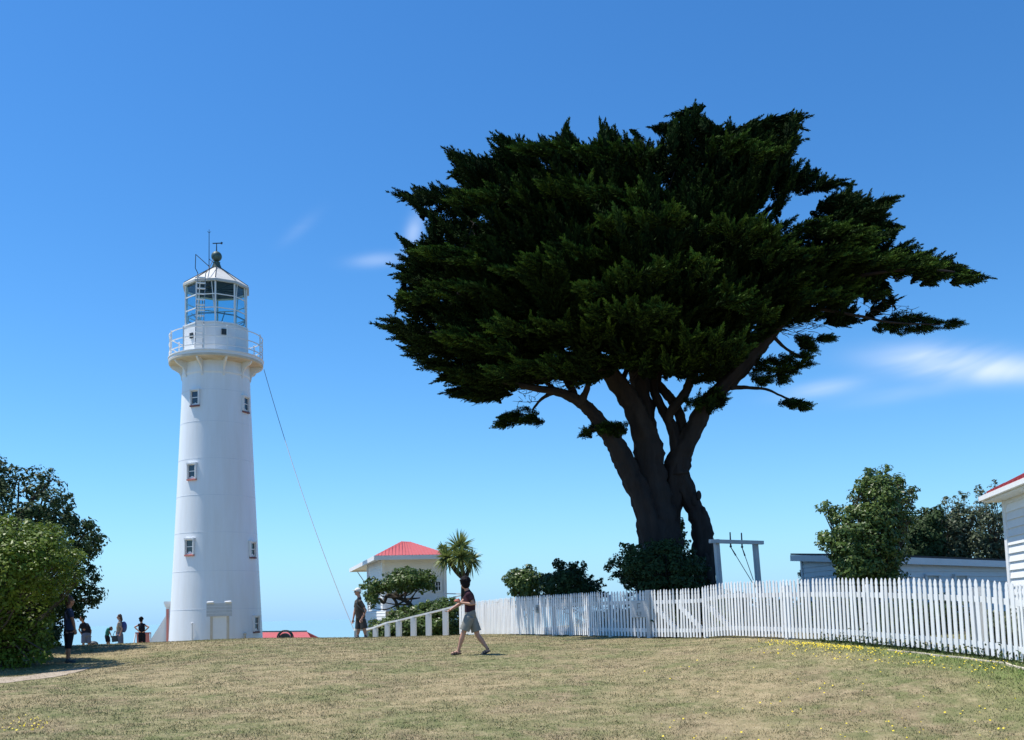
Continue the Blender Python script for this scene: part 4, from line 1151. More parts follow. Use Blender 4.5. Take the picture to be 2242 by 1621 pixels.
CROWN = [(851,417),(920,408),(950,403),(973,407),(1005,410),(1016,405),(1003,395),(977,386),(990,362),(967,324),(1010,335),(1055,350),(1053,336),(1075,320),(1068,301),(1090,306),(1083,280),(1102,297),(1120,304),(1143,297),(1176,313),(1182,293),(1202,301),(1219,295),(1240,256),(1253,286),(1262,312),(1288,314),(1310,282),(1323,256),(1329,286),(1342,276),(1357,295),(1383,301),(1394,288),(1409,304),(1430,310),(1452,299),(1439,282),(1422,276),(1461,273),(1482,265),(1475,252),(1491,254),(1526,219),(1543,251),(1559,269),(1543,297),(1561,288),(1591,262),(1612,279),(1630,290),(1649,265),(1693,253),(1681,272),(1709,269),(1751,242),(1776,246),(1751,265),(1769,283),(1737,295),(1762,304),(1728,339),(1755,348),(1806,360),(1820,378),(1841,383),(1871,399),(1843,410),(1792,417),(1783,431),(1760,443),(1720,455),(1700,470),(1715,485),(1745,478),(1770,483),(1800,470),(1795,448),(1800,430),(1839,429),(1871,413),(1885,420),(1931,422),(1977,431),(1950,450),(1959,478),(1980,501),(1936,515),(1968,519),(2033,533),(2047,552),(2088,556),(2107,579),(2153,589),(2176,609),(2144,614),(2116,623),(2088,621),(2038,630),(2005,621),(1931,612),(1931,630),(1973,649),(1959,679),(1917,663),(1880,651),(1869,663),(1894,700),(1871,723),(1834,714),(1811,695),(1774,700),(1730,715),(1705,735),(1690,760),(1640,775),(1655,795),(1640,828),(1600,850),(1560,852),(1530,845),(1500,832),(1470,822),(1430,832),(1400,822),(1360,826),(1330,816),(1310,830),(1296,846),(1270,848),(1232,845),(1167,835),(1135,850),(1102,868),(1063,890),(1029,873),(973,873),(962,860),(986,839),(947,839),(973,817),(921,809),(891,802),(880,783),(869,770),(847,735),(816,705),(843,692),(929,688),(938,675),(860,683),(854,651),(899,619),(856,606),(882,589),(852,565),(886,558),(867,515),(908,528),(929,481),(916,463),(886,442)]
TUFTS = [
 [(1672,775),(1700,782),(1770,770),(1789,803),(1745,812),(1728,830),(1727,845),(1700,838),(1660,845),(1640,825),(1650,800)],
 [(1907,720),(1958,685),(2010,687),(2057,697),(2112,702),(2105,715),(2050,725),(1980,733),(1930,730)],
 [(1712,870),(1740,875),(1765,880),(1780,890),(1765,900),(1745,893),(1715,882)],
 [(1747,730),(1770,738),(1785,760),(1797,772),(1775,768),(1757,752)], [(1800,735),(1832,738),(1830,746),(1802,745)],
 [(1498,880),(1560,850),(1600,862),(1598,888),(1560,898),(1500,902)],
 [(1072,925),(1110,897),(1150,888),(1180,905),(1185,930),(1140,935),(1090,938)],
 [(1265,938),(1300,928),(1345,917),(1372,930),(1370,955),(1310,953),(1275,957)]]
TY = 32.0
LIMBS = [  # photo pixel x, y, half width in px, distance offset
 [(1452,1400,95,0),(1456,1330,66,0),(1454,1250,54,0),(1450,1180,48,0),(1432,1110,46,0),(1424,1040,40,0),(1418,970,36,0),(1396,910,31,-.1),(1368,860,28,-.3),(1330,812,24,-.6),(1285,765,19,-1.0),(1235,725,15,-1.6),(1170,690,11,-2.2),(1090,665,7,-2.8),(1000,640,4,-3.2)],
 [(1436,1300,45,-.5),(1432,1200,36,-.45),(1412,1110,29,-.4),(1386,1050,26,-.4),(1364,1000,24,-.4),(1339,960,22,-.5),(1312,925,20,-.6),(1285,895,18,-.7),(1258,875,16,-.8),(1215,858,11,-1.2),(1160,848,8,-1.8),(1100,835,6,-2.4),(1040,820,3,-3.0)],
 [(1262,880,13,-.8),(1252,850,11,-.6),(1232,820,9,-.2),(1195,790,7,.4),(1140,765,5,1.0)],
 [(1270,885,13,-.8),(1284,855,9,-1),(1290,830,7,-1.2),(1300,800,5,-1.5),(1310,760,4,-1.5)],
 [(1222,858,8,-1.2),(1200,866,6,-1.1),(1180,880,4,-1),(1165,900,3,-1)],
 [(1424,1030,24,.3),(1416,940,24,.4),(1404,870,25,.5),(1395,810,26,.6),(1390,740,22,.8),(1400,640,16,1),(1420,520,11,1.2),(1440,400,6,1.4),(1450,330,3,1.4)],
 [(1396,800,18,.6),(1360,720,14,1.2),(1310,640,10,2),(1260,540,7,2.6),(1235,400,4,3)],
 [(1466,1170,24,.4),(1472,1080,30,.3),(1484,1020,32,.2),(1502,975,24,0),(1526,930,22,-.1),(1552,885,21,-.3),(1590,848,20,-.5),(1628,812,20,-.7),(1662,775,18,-.9),(1690,740,16,-1),(1730,690,14,-1.1),(1770,650,11,-1.2),(1793,600,9,-1.2),(1800,545,7,-1),(1790,500,4,-1)],
 [(1486,1040,26,.1),(1484,985,18,.1),(1472,935,14,.2),(1450,893,13,.4),(1432,850,13,.6),(1440,800,12,1),(1470,720,9,1.5),(1500,600,6,2)],
 [(1484,1000,20,.3),(1494,950,15,.4),(1488,905,14,.5),(1468,875,14,.6),(1446,848,13,.8),(1415,815,10,1),(1370,780,8,1.2)],
 [(1462,925,13,.2),(1472,898,14,.1),(1500,862,14,0),(1512,830,13,0),(1530,800,11,0),(1560,740,9,0),(1600,660,7,-.4),(1640,560,4,-.6)],
 [(1520,835,8,0),(1500,808,6,.4),(1475,812,5,.6),(1450,820,4,.8)],
 [(1542,1400,52,.2),(1540,1320,34,.2),(1545,1260,26,.2),(1542,1200,27,.2),(1537,1150,24,.2),(1518,1105,20,.2),(1498,1060,24,.2),(1478,1010,24,.2)],
 [(1425,905,10,.6),(1440,845,8,.8),(1452,760,5,1.2)],[(1502,868,9,.1),(1526,812,7,.3),(1572,740,4,.6)],[(1592,850,8,-.4),(1606,800,6,.2),(1588,735,4,.8)],[(1352,852,9,-.2),(1372,800,7,.4),(1352,740,4,.9)],[(1405,870,9,.7),(1400,820,7,1.2),(1375,750,4,1.8)],[(1240,872,7,-1),(1190,835,5,-.4),(1120,800,3,.2)],
 [(1770,655,9,-1.2),(1830,625,7,-1.6),(1900,600,5,-2),(2000,590,4,-2.4),(2090,595,2,-2.6)],
 [(1745,675,7,-1.1),(1810,680,5,-1.3),(1880,692,4,-1.5),(1950,705,3,-1.6),(2060,710,1.6,-1.7)],
 [(1600,850,7,-.5),(1640,850,5,-.6),(1680,855,3.5,-.7),(1730,878,2.5,-.8),(1772,890,1.5,-.9)],
 [(1690,735,6,-1),(1720,765,4,-1),(1760,785,2.5,-1.1)], [(1345,965,6,-.5),(1330,945,4,-.6),(1290,940,2.5,-.7)], [(1355,960,5,-.5),(1365,940,3,-.6)]]

def build_cypress():
    rs = np.random.RandomState(21)
    base = P(1470, 1395, TY); base[2] = g1(base[0], base[1]) - .3
    root = thing('cypress_tree', base, "huge dark windswept cypress tree with many-limbed trunk behind the picket fence", "tree")
    b = MB(); scale = TY / F
    allpts = []
    for li, L in enumerate(LIMBS):
        pts = smoothpath([P(x, y, TY + dy) for x, y, r, dy in L], 7); n = len(pts)
        ra = np.interp(np.linspace(0, len(L) - 1, n), range(len(L)), [q[2] * scale * (.76 if q[1] < 930 else .86) for q in L])
        thick = ra[0] > .2
        jit = rs.normal(0, 1, (n, 3)); jit = np.cumsum(jit, 0) * .004; pts = pts + jit
        ra = ra * (1 + .05 * np.sin(np.arange(n) * 1.3 + li)) 
        b.tube(pts, ra, 28 if thick else 12, ridge=6 if thick else 3, ramp=.085 if thick else .06, noise=.16 if thick else .12, seed=li)
        allpts += [(p, r_) for p, r_ in zip(pts, ra)]
    # burrs on the lower trunk
    for x, y, r in ((1552,1256,15),(1402,1115,16),(1520,1095,9),(1393,1085,10),(1340,985,9),(1345,1000,10),(1402,1150,12),(1541,1120,8),(1530,1085,9),(1408,1185,10),(1350,1015,9),(1376,1062,8),(1470,1120,14),(1440,1150,14),(1545,1225,12)):
        b.ball(P(x, y, TY - .05), r * scale * np.array([.8, .8, 1.5]) * rs.uniform(.8, 1.1, 3), 10, 8)
    ap = np.array([a[0] for a in allpts]); ar = np.array([a[1] for a in allpts])
    # fine branches from the limbs out to the crown
    cen, cpx, sd = sample(CROWN, 240, TY + 1.0, 3.2, rs, inset=.5, shell=.4)
    for k in range(len(cen)):
        e = cen[k]; d = np.linalg.norm(ap - e, axis=1) + rs.uniform(0, 2.5, len(ap)); j = np.argmin(d + (ap[:, 2] > e[2] + .3) * 3 + (ar > .5) * 4 + (ap[:, 2] < 5.8) * 3)
        mx_, my_ = proj((ap[j] + e) / 2)
        if not pip(CROWN, np.array([mx_]), np.array([my_]))[0]: continue
        s0 = ap[j]; mm = s0 * .5 + e * .5 + rs.normal(0, .12, 3) * np.linalg.norm(e - s0) - np.array([0, 0, .06 * np.linalg.norm(e - s0)])
        q = smoothpath([s0, s0 * .75 + mm * .25 + rs.normal(0, .08, 3), mm, e], 4); r0 = min(ar[j] * .5, .055 * rs.uniform(.5, 1.2)); b.tube(q, np.linspace(r0, .012, len(q)), 5)
    # bare twigs hanging under the crown
    for (x0, y0, x1, y1, cnt) in ((1080, 815, 1270, 850, 75), (1390, 770, 1570, 830, 40), (1700, 700, 1790, 735, 30), (1890, 655, 1990, 700, 28), (1180, 770, 1330, 820, 24), (1120, 850, 1190, 880, 14)):
        for _ in range(cnt):
            a = P(rs.uniform(x0, x1), rs.uniform(y0, y1), TY + rs.uniform(-2, 2)); d = np.array([rs.uniform(-1, 1) + (-.6 if x0 < 1400 else .6), rs.uniform(-.5, .5), rs.uniform(-.4, .35)]); ln = rs.uniform(.3, .85)
            q = smoothpath([a, a + d * ln * .5 + rs.normal(0, .06, 3), a + d * ln + rs.normal(0, .1, 3)], 4); b.tube(q, np.linspace(.013, .005, len(q)), 4)
    b.build('trunk', M_bark, root, True)
    # foliage
    tm = [plume_template(rs) for _ in range(8)]
    out = []
    cx, cy = 1455, 800
    def outward(pos, px, side, upb=.30):
        d2 = np.c_[(px[:, 0] - cx) / 420, side * .9, -(px[:, 1] - cy) / 520 + .05]
        d = unit(d2) + np.array([0, 0, upb]) + rs.normal(0, .28, (len(pos), 3)); return unit(d)
    # outline sprays at every convex tip
    poly = np.array(CROWN, float); n = len(poly); area = np.sum(poly[:, 0] * np.roll(poly[:, 1], -1) - np.roll(poly[:, 0], -1) * poly[:, 1])
    for i in range(n):
        a, c, e = poly[i - 1], poly[i], poly[(i + 1) % n]; u, v = unit(a - c), unit(e - c); cr = (c[0] - a[0]) * (e[1] - c[1]) - (c[1] - a[1]) * (e[0] - c[0])
        if cr * area > 0 and u @ v > -.45:
            dd = -(u + v); dd = dd / np.linalg.norm(dd); d3 = np.array([dd[0], 0, -dd[1]])
            sc_ = min(np.linalg.norm(a - c), np.linalg.norm(e - c)) * scale
            for r in range(3):
                Lp = rs.uniform(1.2, 1.7); tp_ = P(c[0], c[1], TY + rs.uniform(-1, 1)); dq = unit(d3 + rs.normal(0, .08, 3)); out.append(place_fans((tp_ - dq * Lp * (.82 + .5 * r))[None], dq[None], np.array([Lp]), tm, rs, n=7, flat=False, width=.55, clip=7))
            for r in range(2):
                Lp = rs.uniform(1.0, 1.5); off = rs.uniform(-1, 1); tip = P(c[0] + rs.normal(0, 2), c[1] + rs.normal(0, 2), TY + off); dq = unit(d3 + rs.normal(0, .14, 3) + np.array([0, 0, .03]))
                if r: tip = tip - dq * rs.uniform(.1, .7)
                out.append(place_plumes((tip - dq * Lp)[None], dq[None], np.array([Lp]), tm, rs, width=.45))
    # rim of the outline
    seg = np.linalg.norm(np.roll(poly, -1, 0) - poly, axis=1); cum = np.r_[0, np.cumsum(seg)]
    t = rs.uniform(0, cum[-1], 800); ii = np.searchsorted(cum, t) - 1; fr = (t - cum[ii]) / seg[ii]; ep = poly[ii] * (1 - fr[:, None]) + np.roll(poly, -1, 0)[ii] * fr[:, None]
    inn = unit(np.array([cx, cy - 150]) - ep) ; q = ep + inn * rs.uniform(14, 46, 800)[:, None]; k = pip(CROWN, q[:, 0], q[:, 1]); q = q[k]
    pos = np.array([P(x, y, TY + rs.uniform(-2.2, 2.2)) for x, y in q]); L = rs.uniform(.7, 1.15, len(q)); dr = outward(pos, q, np.zeros(len(q)), .22)
    low = q[:, 1] > 700; dr[low, 2] *= .25; dr = unit(dr)
    out.append(place_plumes(pos - dr * L[:, None] * .6, dr, L, tm, rs, width=.55, clip=5))
    # shell and interior: tiers that step forward towards their lower edge
    def tiers(x, y):
        w = ((y + 26 * np.sin(x / 83.) + 14 * np.sin(x / 31. + 1)) / 92.) % 1.0
        return np.clip(.50 + .5 * (y - 300) / 330, .45, 1.0) * (.74 + .30 * w)
    pos, px, sd = sample(CROWN, 700, TY, 7.6, rs, inset=.25, shell=.88, prof=tiers)
    ed = edist(CROWN, px[:, 0], px[:, 1]) * scale
    L = rs.uniform(1.3, 2.3, len(pos)) * np.clip(.30 + .42 * ed, .36, 1.0); dr = outward(pos, px, sd, .12)
    low = px[:, 1] > 740; dr[low, 2] = np.abs(dr[low, 2]) * .35; dr = unit(dr)
    out.append(place_fans(pos - dr * L[:, None] * .45, dr, L, tm, rs, width=.55, clip=4))
    pos, px, sd = sample(CROWN, 1000, TY, 4.6, rs, inset=.45, shell=.35, prof=tiers); ed = edist(CROWN, px[:, 0], px[:, 1]) * scale
    L = rs.uniform(.8, 1.4, len(pos)) * np.clip(.4 + .5 * ed, .45, 1.0); dr = outward(pos, px, sd, .2); out.append(place_plumes(pos - dr * L[:, None] * .5, dr, L, tm, rs, width=1.1, clip=0))
    # shelves forward of the mass, sunlight painted into their tips, rows of upright tufts
    SH = [(1300,808,1620,822,-1.4),(1260,792,1620,800,-.4),(1040,850,1200,826,.5),(980,820,1120,850,1.0),(1850,600,2110,606,1.0),(1790,640,1950,652,1.4),(1780,560,1960,580,2.6),(1900,575,2060,590,.4),(1720,640,1860,660,2.6),(1640,560,1800,570,3.6),(1170,640,1560,600,2.0),(1060,720,1340,725,4.6),(1270,640,1500,590,6.2),(1100,590,1330,560,5.2),(1190,420,1420,440,5.0),(1540,500,1700,520,4.6),(1150,330,1420,340,3.2),(930,560,1060,580,3.5),(900,650,1080,640,3.8),(1000,440,1150,430,3.8),
          (1440,740,1640,770,4.2),(1560,640,1690,700,4.4),(1430,600,1560,590,6.4),(1560,330,1720,340,3.4),(1720,500,1900,520,3.0),(1080,820,1260,800,4.2),(1300,500,1500,480,6.0),(1280,690,1480,690,6.2),(1820,560,2040,590,2.2),(960,740,1120,770,3.8),(1290,790,1420,800,2.2),(1400,790,1580,800,2.6),(1150,810,1300,815,1.5),(1480,770,1660,790,3.2)]
    nt0 = len(TIP_LIGHT)
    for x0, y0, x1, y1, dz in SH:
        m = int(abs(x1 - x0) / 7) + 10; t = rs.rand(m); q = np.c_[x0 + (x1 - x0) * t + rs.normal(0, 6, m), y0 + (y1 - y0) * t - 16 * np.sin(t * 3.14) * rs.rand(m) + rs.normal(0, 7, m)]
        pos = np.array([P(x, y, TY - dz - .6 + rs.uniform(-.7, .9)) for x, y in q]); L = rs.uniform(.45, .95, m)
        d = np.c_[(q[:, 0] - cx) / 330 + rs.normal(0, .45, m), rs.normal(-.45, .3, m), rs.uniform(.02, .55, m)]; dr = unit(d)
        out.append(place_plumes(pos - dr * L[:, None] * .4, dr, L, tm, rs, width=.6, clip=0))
    for i in range(len(TIP_LIGHT)): TIP_LIGHT[i] = TIP_LIGHT[i] * (1.08 if i >= nt0 else .76)  # painted sun: shelf tips brighter, sprays placed before them darker
    for T in TUFTS:
        T = np.array(T, float); a = np.ptp(T[:, 0]) * np.ptp(T[:, 1]) * scale ** 2; m = int(14 + a * 26)
        pos, px, sd = sample(T, m, TY - .8, .7, rs, inset=.05, shell=.3); L = rs.uniform(.35, .6, m); dr = unit(np.c_[(px[:, 0] - cx) / 300, rs.normal(0, .4, m), rs.normal(0.05, .3, m)]); out.append(place_plumes(pos - dr * L[:, None] * .5, dr, L, tm, rs, width=.9))
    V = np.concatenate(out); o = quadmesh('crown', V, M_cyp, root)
    tv = np.concatenate(TIP_LIGHT); at = o.data.attributes.new('tip', 'FLOAT', 'POINT'); at.data.foreach_set('value', np.repeat(tv, 4).astype(np.float32))
    print("cypress quads", len(V))
build_cypress()

def zc(ox, oy, s, pts): return [(ox + x / s, oy + y / s) for x, y in pts]
def build_plants():
    # left: tall dark tree behind, light green shrub in front
    dark = zc(0, 980, 3.117, [(-600,200),(-420,40),(-150,90),(0,70),(30,130),(100,170),(80,200),(120,250),(140,180),(200,190),(240,140),(270,200),(310,230),(350,165),(370,200),(390,240),(450,290),(490,380),(460,410),(480,440),(450,480),(510,500),(530,530),(600,520),(620,580),(690,605),(650,650),(620,700),(590,760),(560,800),(600,840),(650,845),(670,880),(620,930),(570,975),(640,990),(672,1030),(650,1062),(580,1045),(545,1080),(530,1130),(450,1150),(350,1190),(370,1290),(400,1340),(340,1370),(300,1380),(-600,1400)])
    broadleaf('broadleaf_tree', "tall dark green broadleaf tree rising behind the light green shrub at the left edge", "tree", dark, 27.0, 2.2, 760, 75, .11, M_lfdark, 31, csize=.36, nb=24, trunkr=.2, flat=.8, sprigb=.15)
    light = zc(0, 980, 3.117, [(-650,560),(-300,500),(0,500),(60,490),(130,505),(200,530),(260,550),(330,545),(400,580),(470,640),(520,700),(545,800),(535,880),(490,950),(410,1010),(375,1080),(350,1160),(320,1220),(310,1300),(330,1400),(200,1475),(0,1530),(-600,1560)])
    broadleaf('rounded_shrub', "big rounded yellow-green shrub in the left corner of the lawn", "shrub", light, 22.6, 2.3, 760, 80, .085, M_lflight, 32, csize=.30, nb=60, trunkr=.12, up_bias=.8, prof=lambda x, y: np.clip(1.1 - np.maximum(y - 1190, 0) / 230, .22, 1))
    # small spreading tree before the signal house
    sm = zc(720, 1150, 5.4, [(385,735),(440,640),(520,625),(600,660),(690,600),(780,540),(870,500),(950,510),(1020,520),(1100,545),(1190,545),(1230,620),(1250,700),(1220,770),(1110,770),(1090,830),(1000,790),(900,770),(800,800),(700,780),(640,800),(560,830),(590,930),(540,970),(480,980),(450,940),(440,880),(400,820)])
    z = lambda x, y, Y=41.0: P(720 + x / 5.4, 1150 + y / 5.4, Y)
    tr = [z(985, 1130), z(985, 1000), z(930, 910), z(850, 870), z(780, 800)]
    broadleaf('spreading_tree', "small spreading green tree with crooked bare trunk in front of the lookout house", "tree", sm, 41.0, 1.3, 190, 48, .12, M_lfmid, 33, trunk=tr, csize=.27, nb=10, trunkr=.12, sprigb=.1,
              extra=[([z(985, 1010), z(900, 985), z(830, 995), z(790, 900), z(740, 850)], [.1, .09, .08, .06, .04]), ([z(850, 870), z(700, 830), z(650, 920), z(600, 870), z(520, 900)], [.09, .08, .06, .05, .03]), ([z(860, 880), z(1000, 870), z(1080, 860)], [.06, .04, .02])])
    # mid bushes beyond the fence
    b1 = zc(1000, 1150, 4.484, [(485,525),(560,420),(600,440),(690,430),(780,440),(820,480),(830,560),(800,640),(790,760),(600,760),(560,660),(500,620)])
    broadleaf('bush', "lighter green round bush beyond the picket fence, left of the darker one", "bush", b1, 35.5, 1.0, 100, 70, .12, M_lfmid, 34, csize=.30, nb=18, trunkr=.06)
    b2 = zc(1000, 1150, 4.484, [(800,640),(830,540),(840,480),(880,490),(930,450),(1000,460),(1010,400),(1003,340),(1025,345),(1050,380),(1080,330),(1100,335),(1110,390),(1150,400),(1220,350),(1250,352),(1230,420),(1240,480),(1290,510),(1380,540),(1430,570),(1430,650),(1350,760),(800,780)])
    broadleaf('bush', "dark bush with upright shoots beyond the picket fence, right of the lighter one", "bush", b2, 33.8, 1.1, 150, 72, .12, M_lfdark, 35, csize=.28, nb=26, trunkr=.06)
    b3 = zc(1050, 750, 2.7013, [(770,1335),(790,1290),(830,1260),(860,1240),(870,1190),(910,1200),(950,1220),(1040,1190),(1150,1170),(1240,1220),(1330,1290),(1330,1400),(1350,1440),(1360,1540),(1100,1560),(880,1540),(880,1440),(830,1400),(790,1360)])
    broadleaf('bush', "dark leafy bush wrapped around the foot of the cypress trunk", "bush", b3, 29.6, 1.5, 300, 60, .11, M_lfdark, 36, csize=.24, nb=40, trunkr=.08)
    b4 = zc(1050, 750, 2.7013, [(1160,1030),(1200,1030),(1235,1190),(1180,1200)])
    broadleaf('sapling', "thin sapling seen through the gap in the cypress trunk", "sapling", b4, 36.0, .5, 22, 30, .10, M_lfdark, 37, csize=.16, nb=10, trunkr=.03)
    # right-hand tree before the shed
    rt = zc(1720, 1000, 3.377, [(280,380),(310,365),(350,430),(370,420),(430,400),(440,340),(470,290),(520,290),(540,200),(600,160),(610,110),(690,90),(750,85),(770,140),(850,145),(860,230),(930,225),(970,245),(920,280),(900,310),(940,320),(910,370),(920,420),(880,500),(870,600),(880,700),(860,760),(820,800),(870,880),(820,1000),(400,1000),(350,850),(400,780),(300,690),(260,620),(270,570),(320,540),(370,590),(380,500),(340,440)])
    broadleaf('garden_tree', "full green tree with ragged top in front of the long shed", "tree", rt, 23.6, 1.3, 420, 80, .085, M_lfmid, 38, csize=.24, nb=60, trunkr=.10, shell=.7)
    # row behind the shed
    r1 = zc(1720, 1000, 3.377, [(860,520),(930,430),(1000,410),(1070,390),(1140,370),(1185,385),(1160,470),(1180,560),(1170,800),(860,800)])
    broadleaf('hedgerow_tree', "dense dark tree behind the shed roof, nearest to the garden tree", "tree", r1, 37.5, 1.2, 230, 60, .13, M_lfdark, 39, csize=.34, nb=26, trunkr=.09, group="trees behind the shed")
    r2 = zc(1720, 1000, 3.377, [(1150,500),(1170,340),(1190,315),(1220,330),(1200,390),(1250,390),(1262,300),(1280,255),(1340,290),(1310,370),(1345,420),(1380,560),(1370,810),(1150,800),(1140,600)])
    broadleaf('hedgerow_tree', "open twiggy tree with lone upright shoots behind the shed roof, middle of the row", "tree", r2, 38.3, 1.1, 170, 44, .12, M_lfgrey, 40, csize=.30, nb=60, trunkr=.08, group="trees behind the shed")
    r3 = zc(1720, 1000, 3.377, [(1350,400),(1400,340),(1440,330),(1460,300),(1400,250),(1450,262),(1490,310),(1530,210),(1580,215),(1560,280),(1600,360),(1700,380),(1750,500),(1750,830),(1360,810),(1340,600)])
    broadleaf('hedgerow_tree', "grey-green tree behind the shed roof beside the cottage corner", "tree", r3, 37.8, 1.1, 200, 46, .12, M_lfgrey, 41, csize=.30, nb=60, trunkr=.08, group="trees behind the shed")
    r4 = [(1749, 1246), (1757, 1240), (1768, 1250), (1768, 1300), (1750, 1300)]
    broadleaf('bush', "tiny dark bush peeping out at the left end of the shed", "bush", r4, 35.0, .4, 16, 30, .10, M_lfdark, 42, csize=.16, nb=6, trunkr=.03)
    # hedge behind the handrail
    hd = [(812,1362),(830,1358),(845,1352),(870,1338),(900,1330),(930,1322),(960,1318),(985,1315),(1005,1318),(1010,1330),(1012,1410),(815,1410)]
    broadleaf('hedge', "leafy green hedge behind the white handrail", "hedge", hd, 39.6, 1.6, 420, 62, .12, M_lfmid, 43, csize=.30, nb=30, trunkr=.06, up_bias=.9, shell=.85)
    # low garden shrubs showing between the pickets
    for k, (x0, x1, Y, top, mm, lab) in enumerate(((1255, 1420, 31.5, 1326, M_lfdark, "low dark shrub behind the shaded pickets left of the grey sign"), (1440, 1560, 26.2, 1304, M_lfdark, "low dark shrub behind the picket gates"), (1545, 1660, 25.2, 1300, M_lfmid, "low green shrub behind the pickets below the wire frame"), (1640, 1790, 24.0, 1312, M_lfdark, "low dark shrub behind the pickets right of the wire frame"), (1770, 1960, 22.4, 1306, M_lfdark, "low dark shrub behind the pickets under the garden tree"),
                                            (1930, 2120, 20.6, 1312, M_lfdark, "low dark shrub behind the pickets in front of the long shed wall"), (2130, 2300, 17.0, 1345, M_lfgrey, "leafy shrub behind the pickets at the cottage corner"))):
        pl = [(x0, top + 60), (x0 + 12, top + 20), (x0 + 45, top), (x0 + 80, top + 10), (x1 - 40, top), (x1 - 10, top + 20), (x1, top + 60), (x1 - 10, 1412), (x0 + 10, 1405)]
        broadleaf('shrub', lab, "shrub", pl, Y, .6, 190, 60, .08, mm, 50 + k, csize=.25, nb=20, trunkr=.04)
    # weeds under the right-hand run
    rs = np.random.RandomState(77); n = 5200; s = np.array([rs.uniform(s_at_px(1800), FS[-1]) for _ in range(n)]); x = np.interp(s, FS, FP[:, 0]); y = np.interp(s, FS, FP[:, 1])
    x = x + rs.normal(.06, .13, n); y = y + rs.normal(.0, .08, n); z = gz(x, y) + rs.exponential(.05, n)
    V = leaves(np.c_[x, y, z], unit(rs.normal(size=(n, 3)) + (0, 0, .6)), .06, .03, rs); tag(quadmesh('weeds', V, M_lfdark), "low dark weeds growing under the right-hand picket fence", "weeds", kind='stuff')
build_plants()

def build_cabbage_tree():
    rs = np.random.RandomState(8); Y = 42.0
    z = lambda x, y, yy=Y: P(720 + x / 5.4, 1150 + y / 5.4, yy)
    heads = [(z(1540, 270), 1.0), (z(1400, 390, 41.6), .72), (z(1680, 420, 42.3), .74), (z(1350, 280, 42.6), .42), (z(1560, 380, 41.3), .75)]
    b0 = z(1600, 1100); b0[2] = g1(b0[0], b0[1]) - .3
    root = thing('cabbage_tree', b0, "spiky-leaved cabbage tree standing behind the walking woman's head", "tree")
    b = MB(); fork = z(1600, 640); b.tube(smoothpath([b0, z(1600, 850), fork], 4), np.linspace(.16, .12, 9), 10, noise=.06)
    for h, s in heads: b.tube(smoothpath([fork, (fork + h) / 2 + np.array([0, 0, -.12]), h], 4), np.linspace(.10, .07, 9), 8, noise=.06)
    b.build('trunk', M_twig, root, True)
    for h, s in heads:
        n = int(230 * s); d = rs.normal(size=(n, 3)); d[:, 2] = d[:, 2] * .9 + .25; d = unit(d); L = s * rs.uniform(.62, .92, n)[:, None]; w = .030
        sag = np.array([0, 0, -1.]) * (L * (.06 + .22 * (1 - np.clip(d[:, 2:3], -1, 1))))
        a = unit(np.cross(d, np.array([0, 0, 1.]) + rs.normal(0, .5, (n, 3)))) * w
        p0 = h + d * .06; p1 = h + d * L * .55 + sag * .22; p2 = h + d * L + sag
        V = np.concatenate([np.stack([p0 - a * .6, p0 + a * .6, p1 + a, p1 - a], 1), np.stack([p1 - a, p1 + a, p2 + a * .1, p2 - a * .1], 1)])
        quadmesh('leaf_head', V, M_palm, root)
build_cabbage_tree()

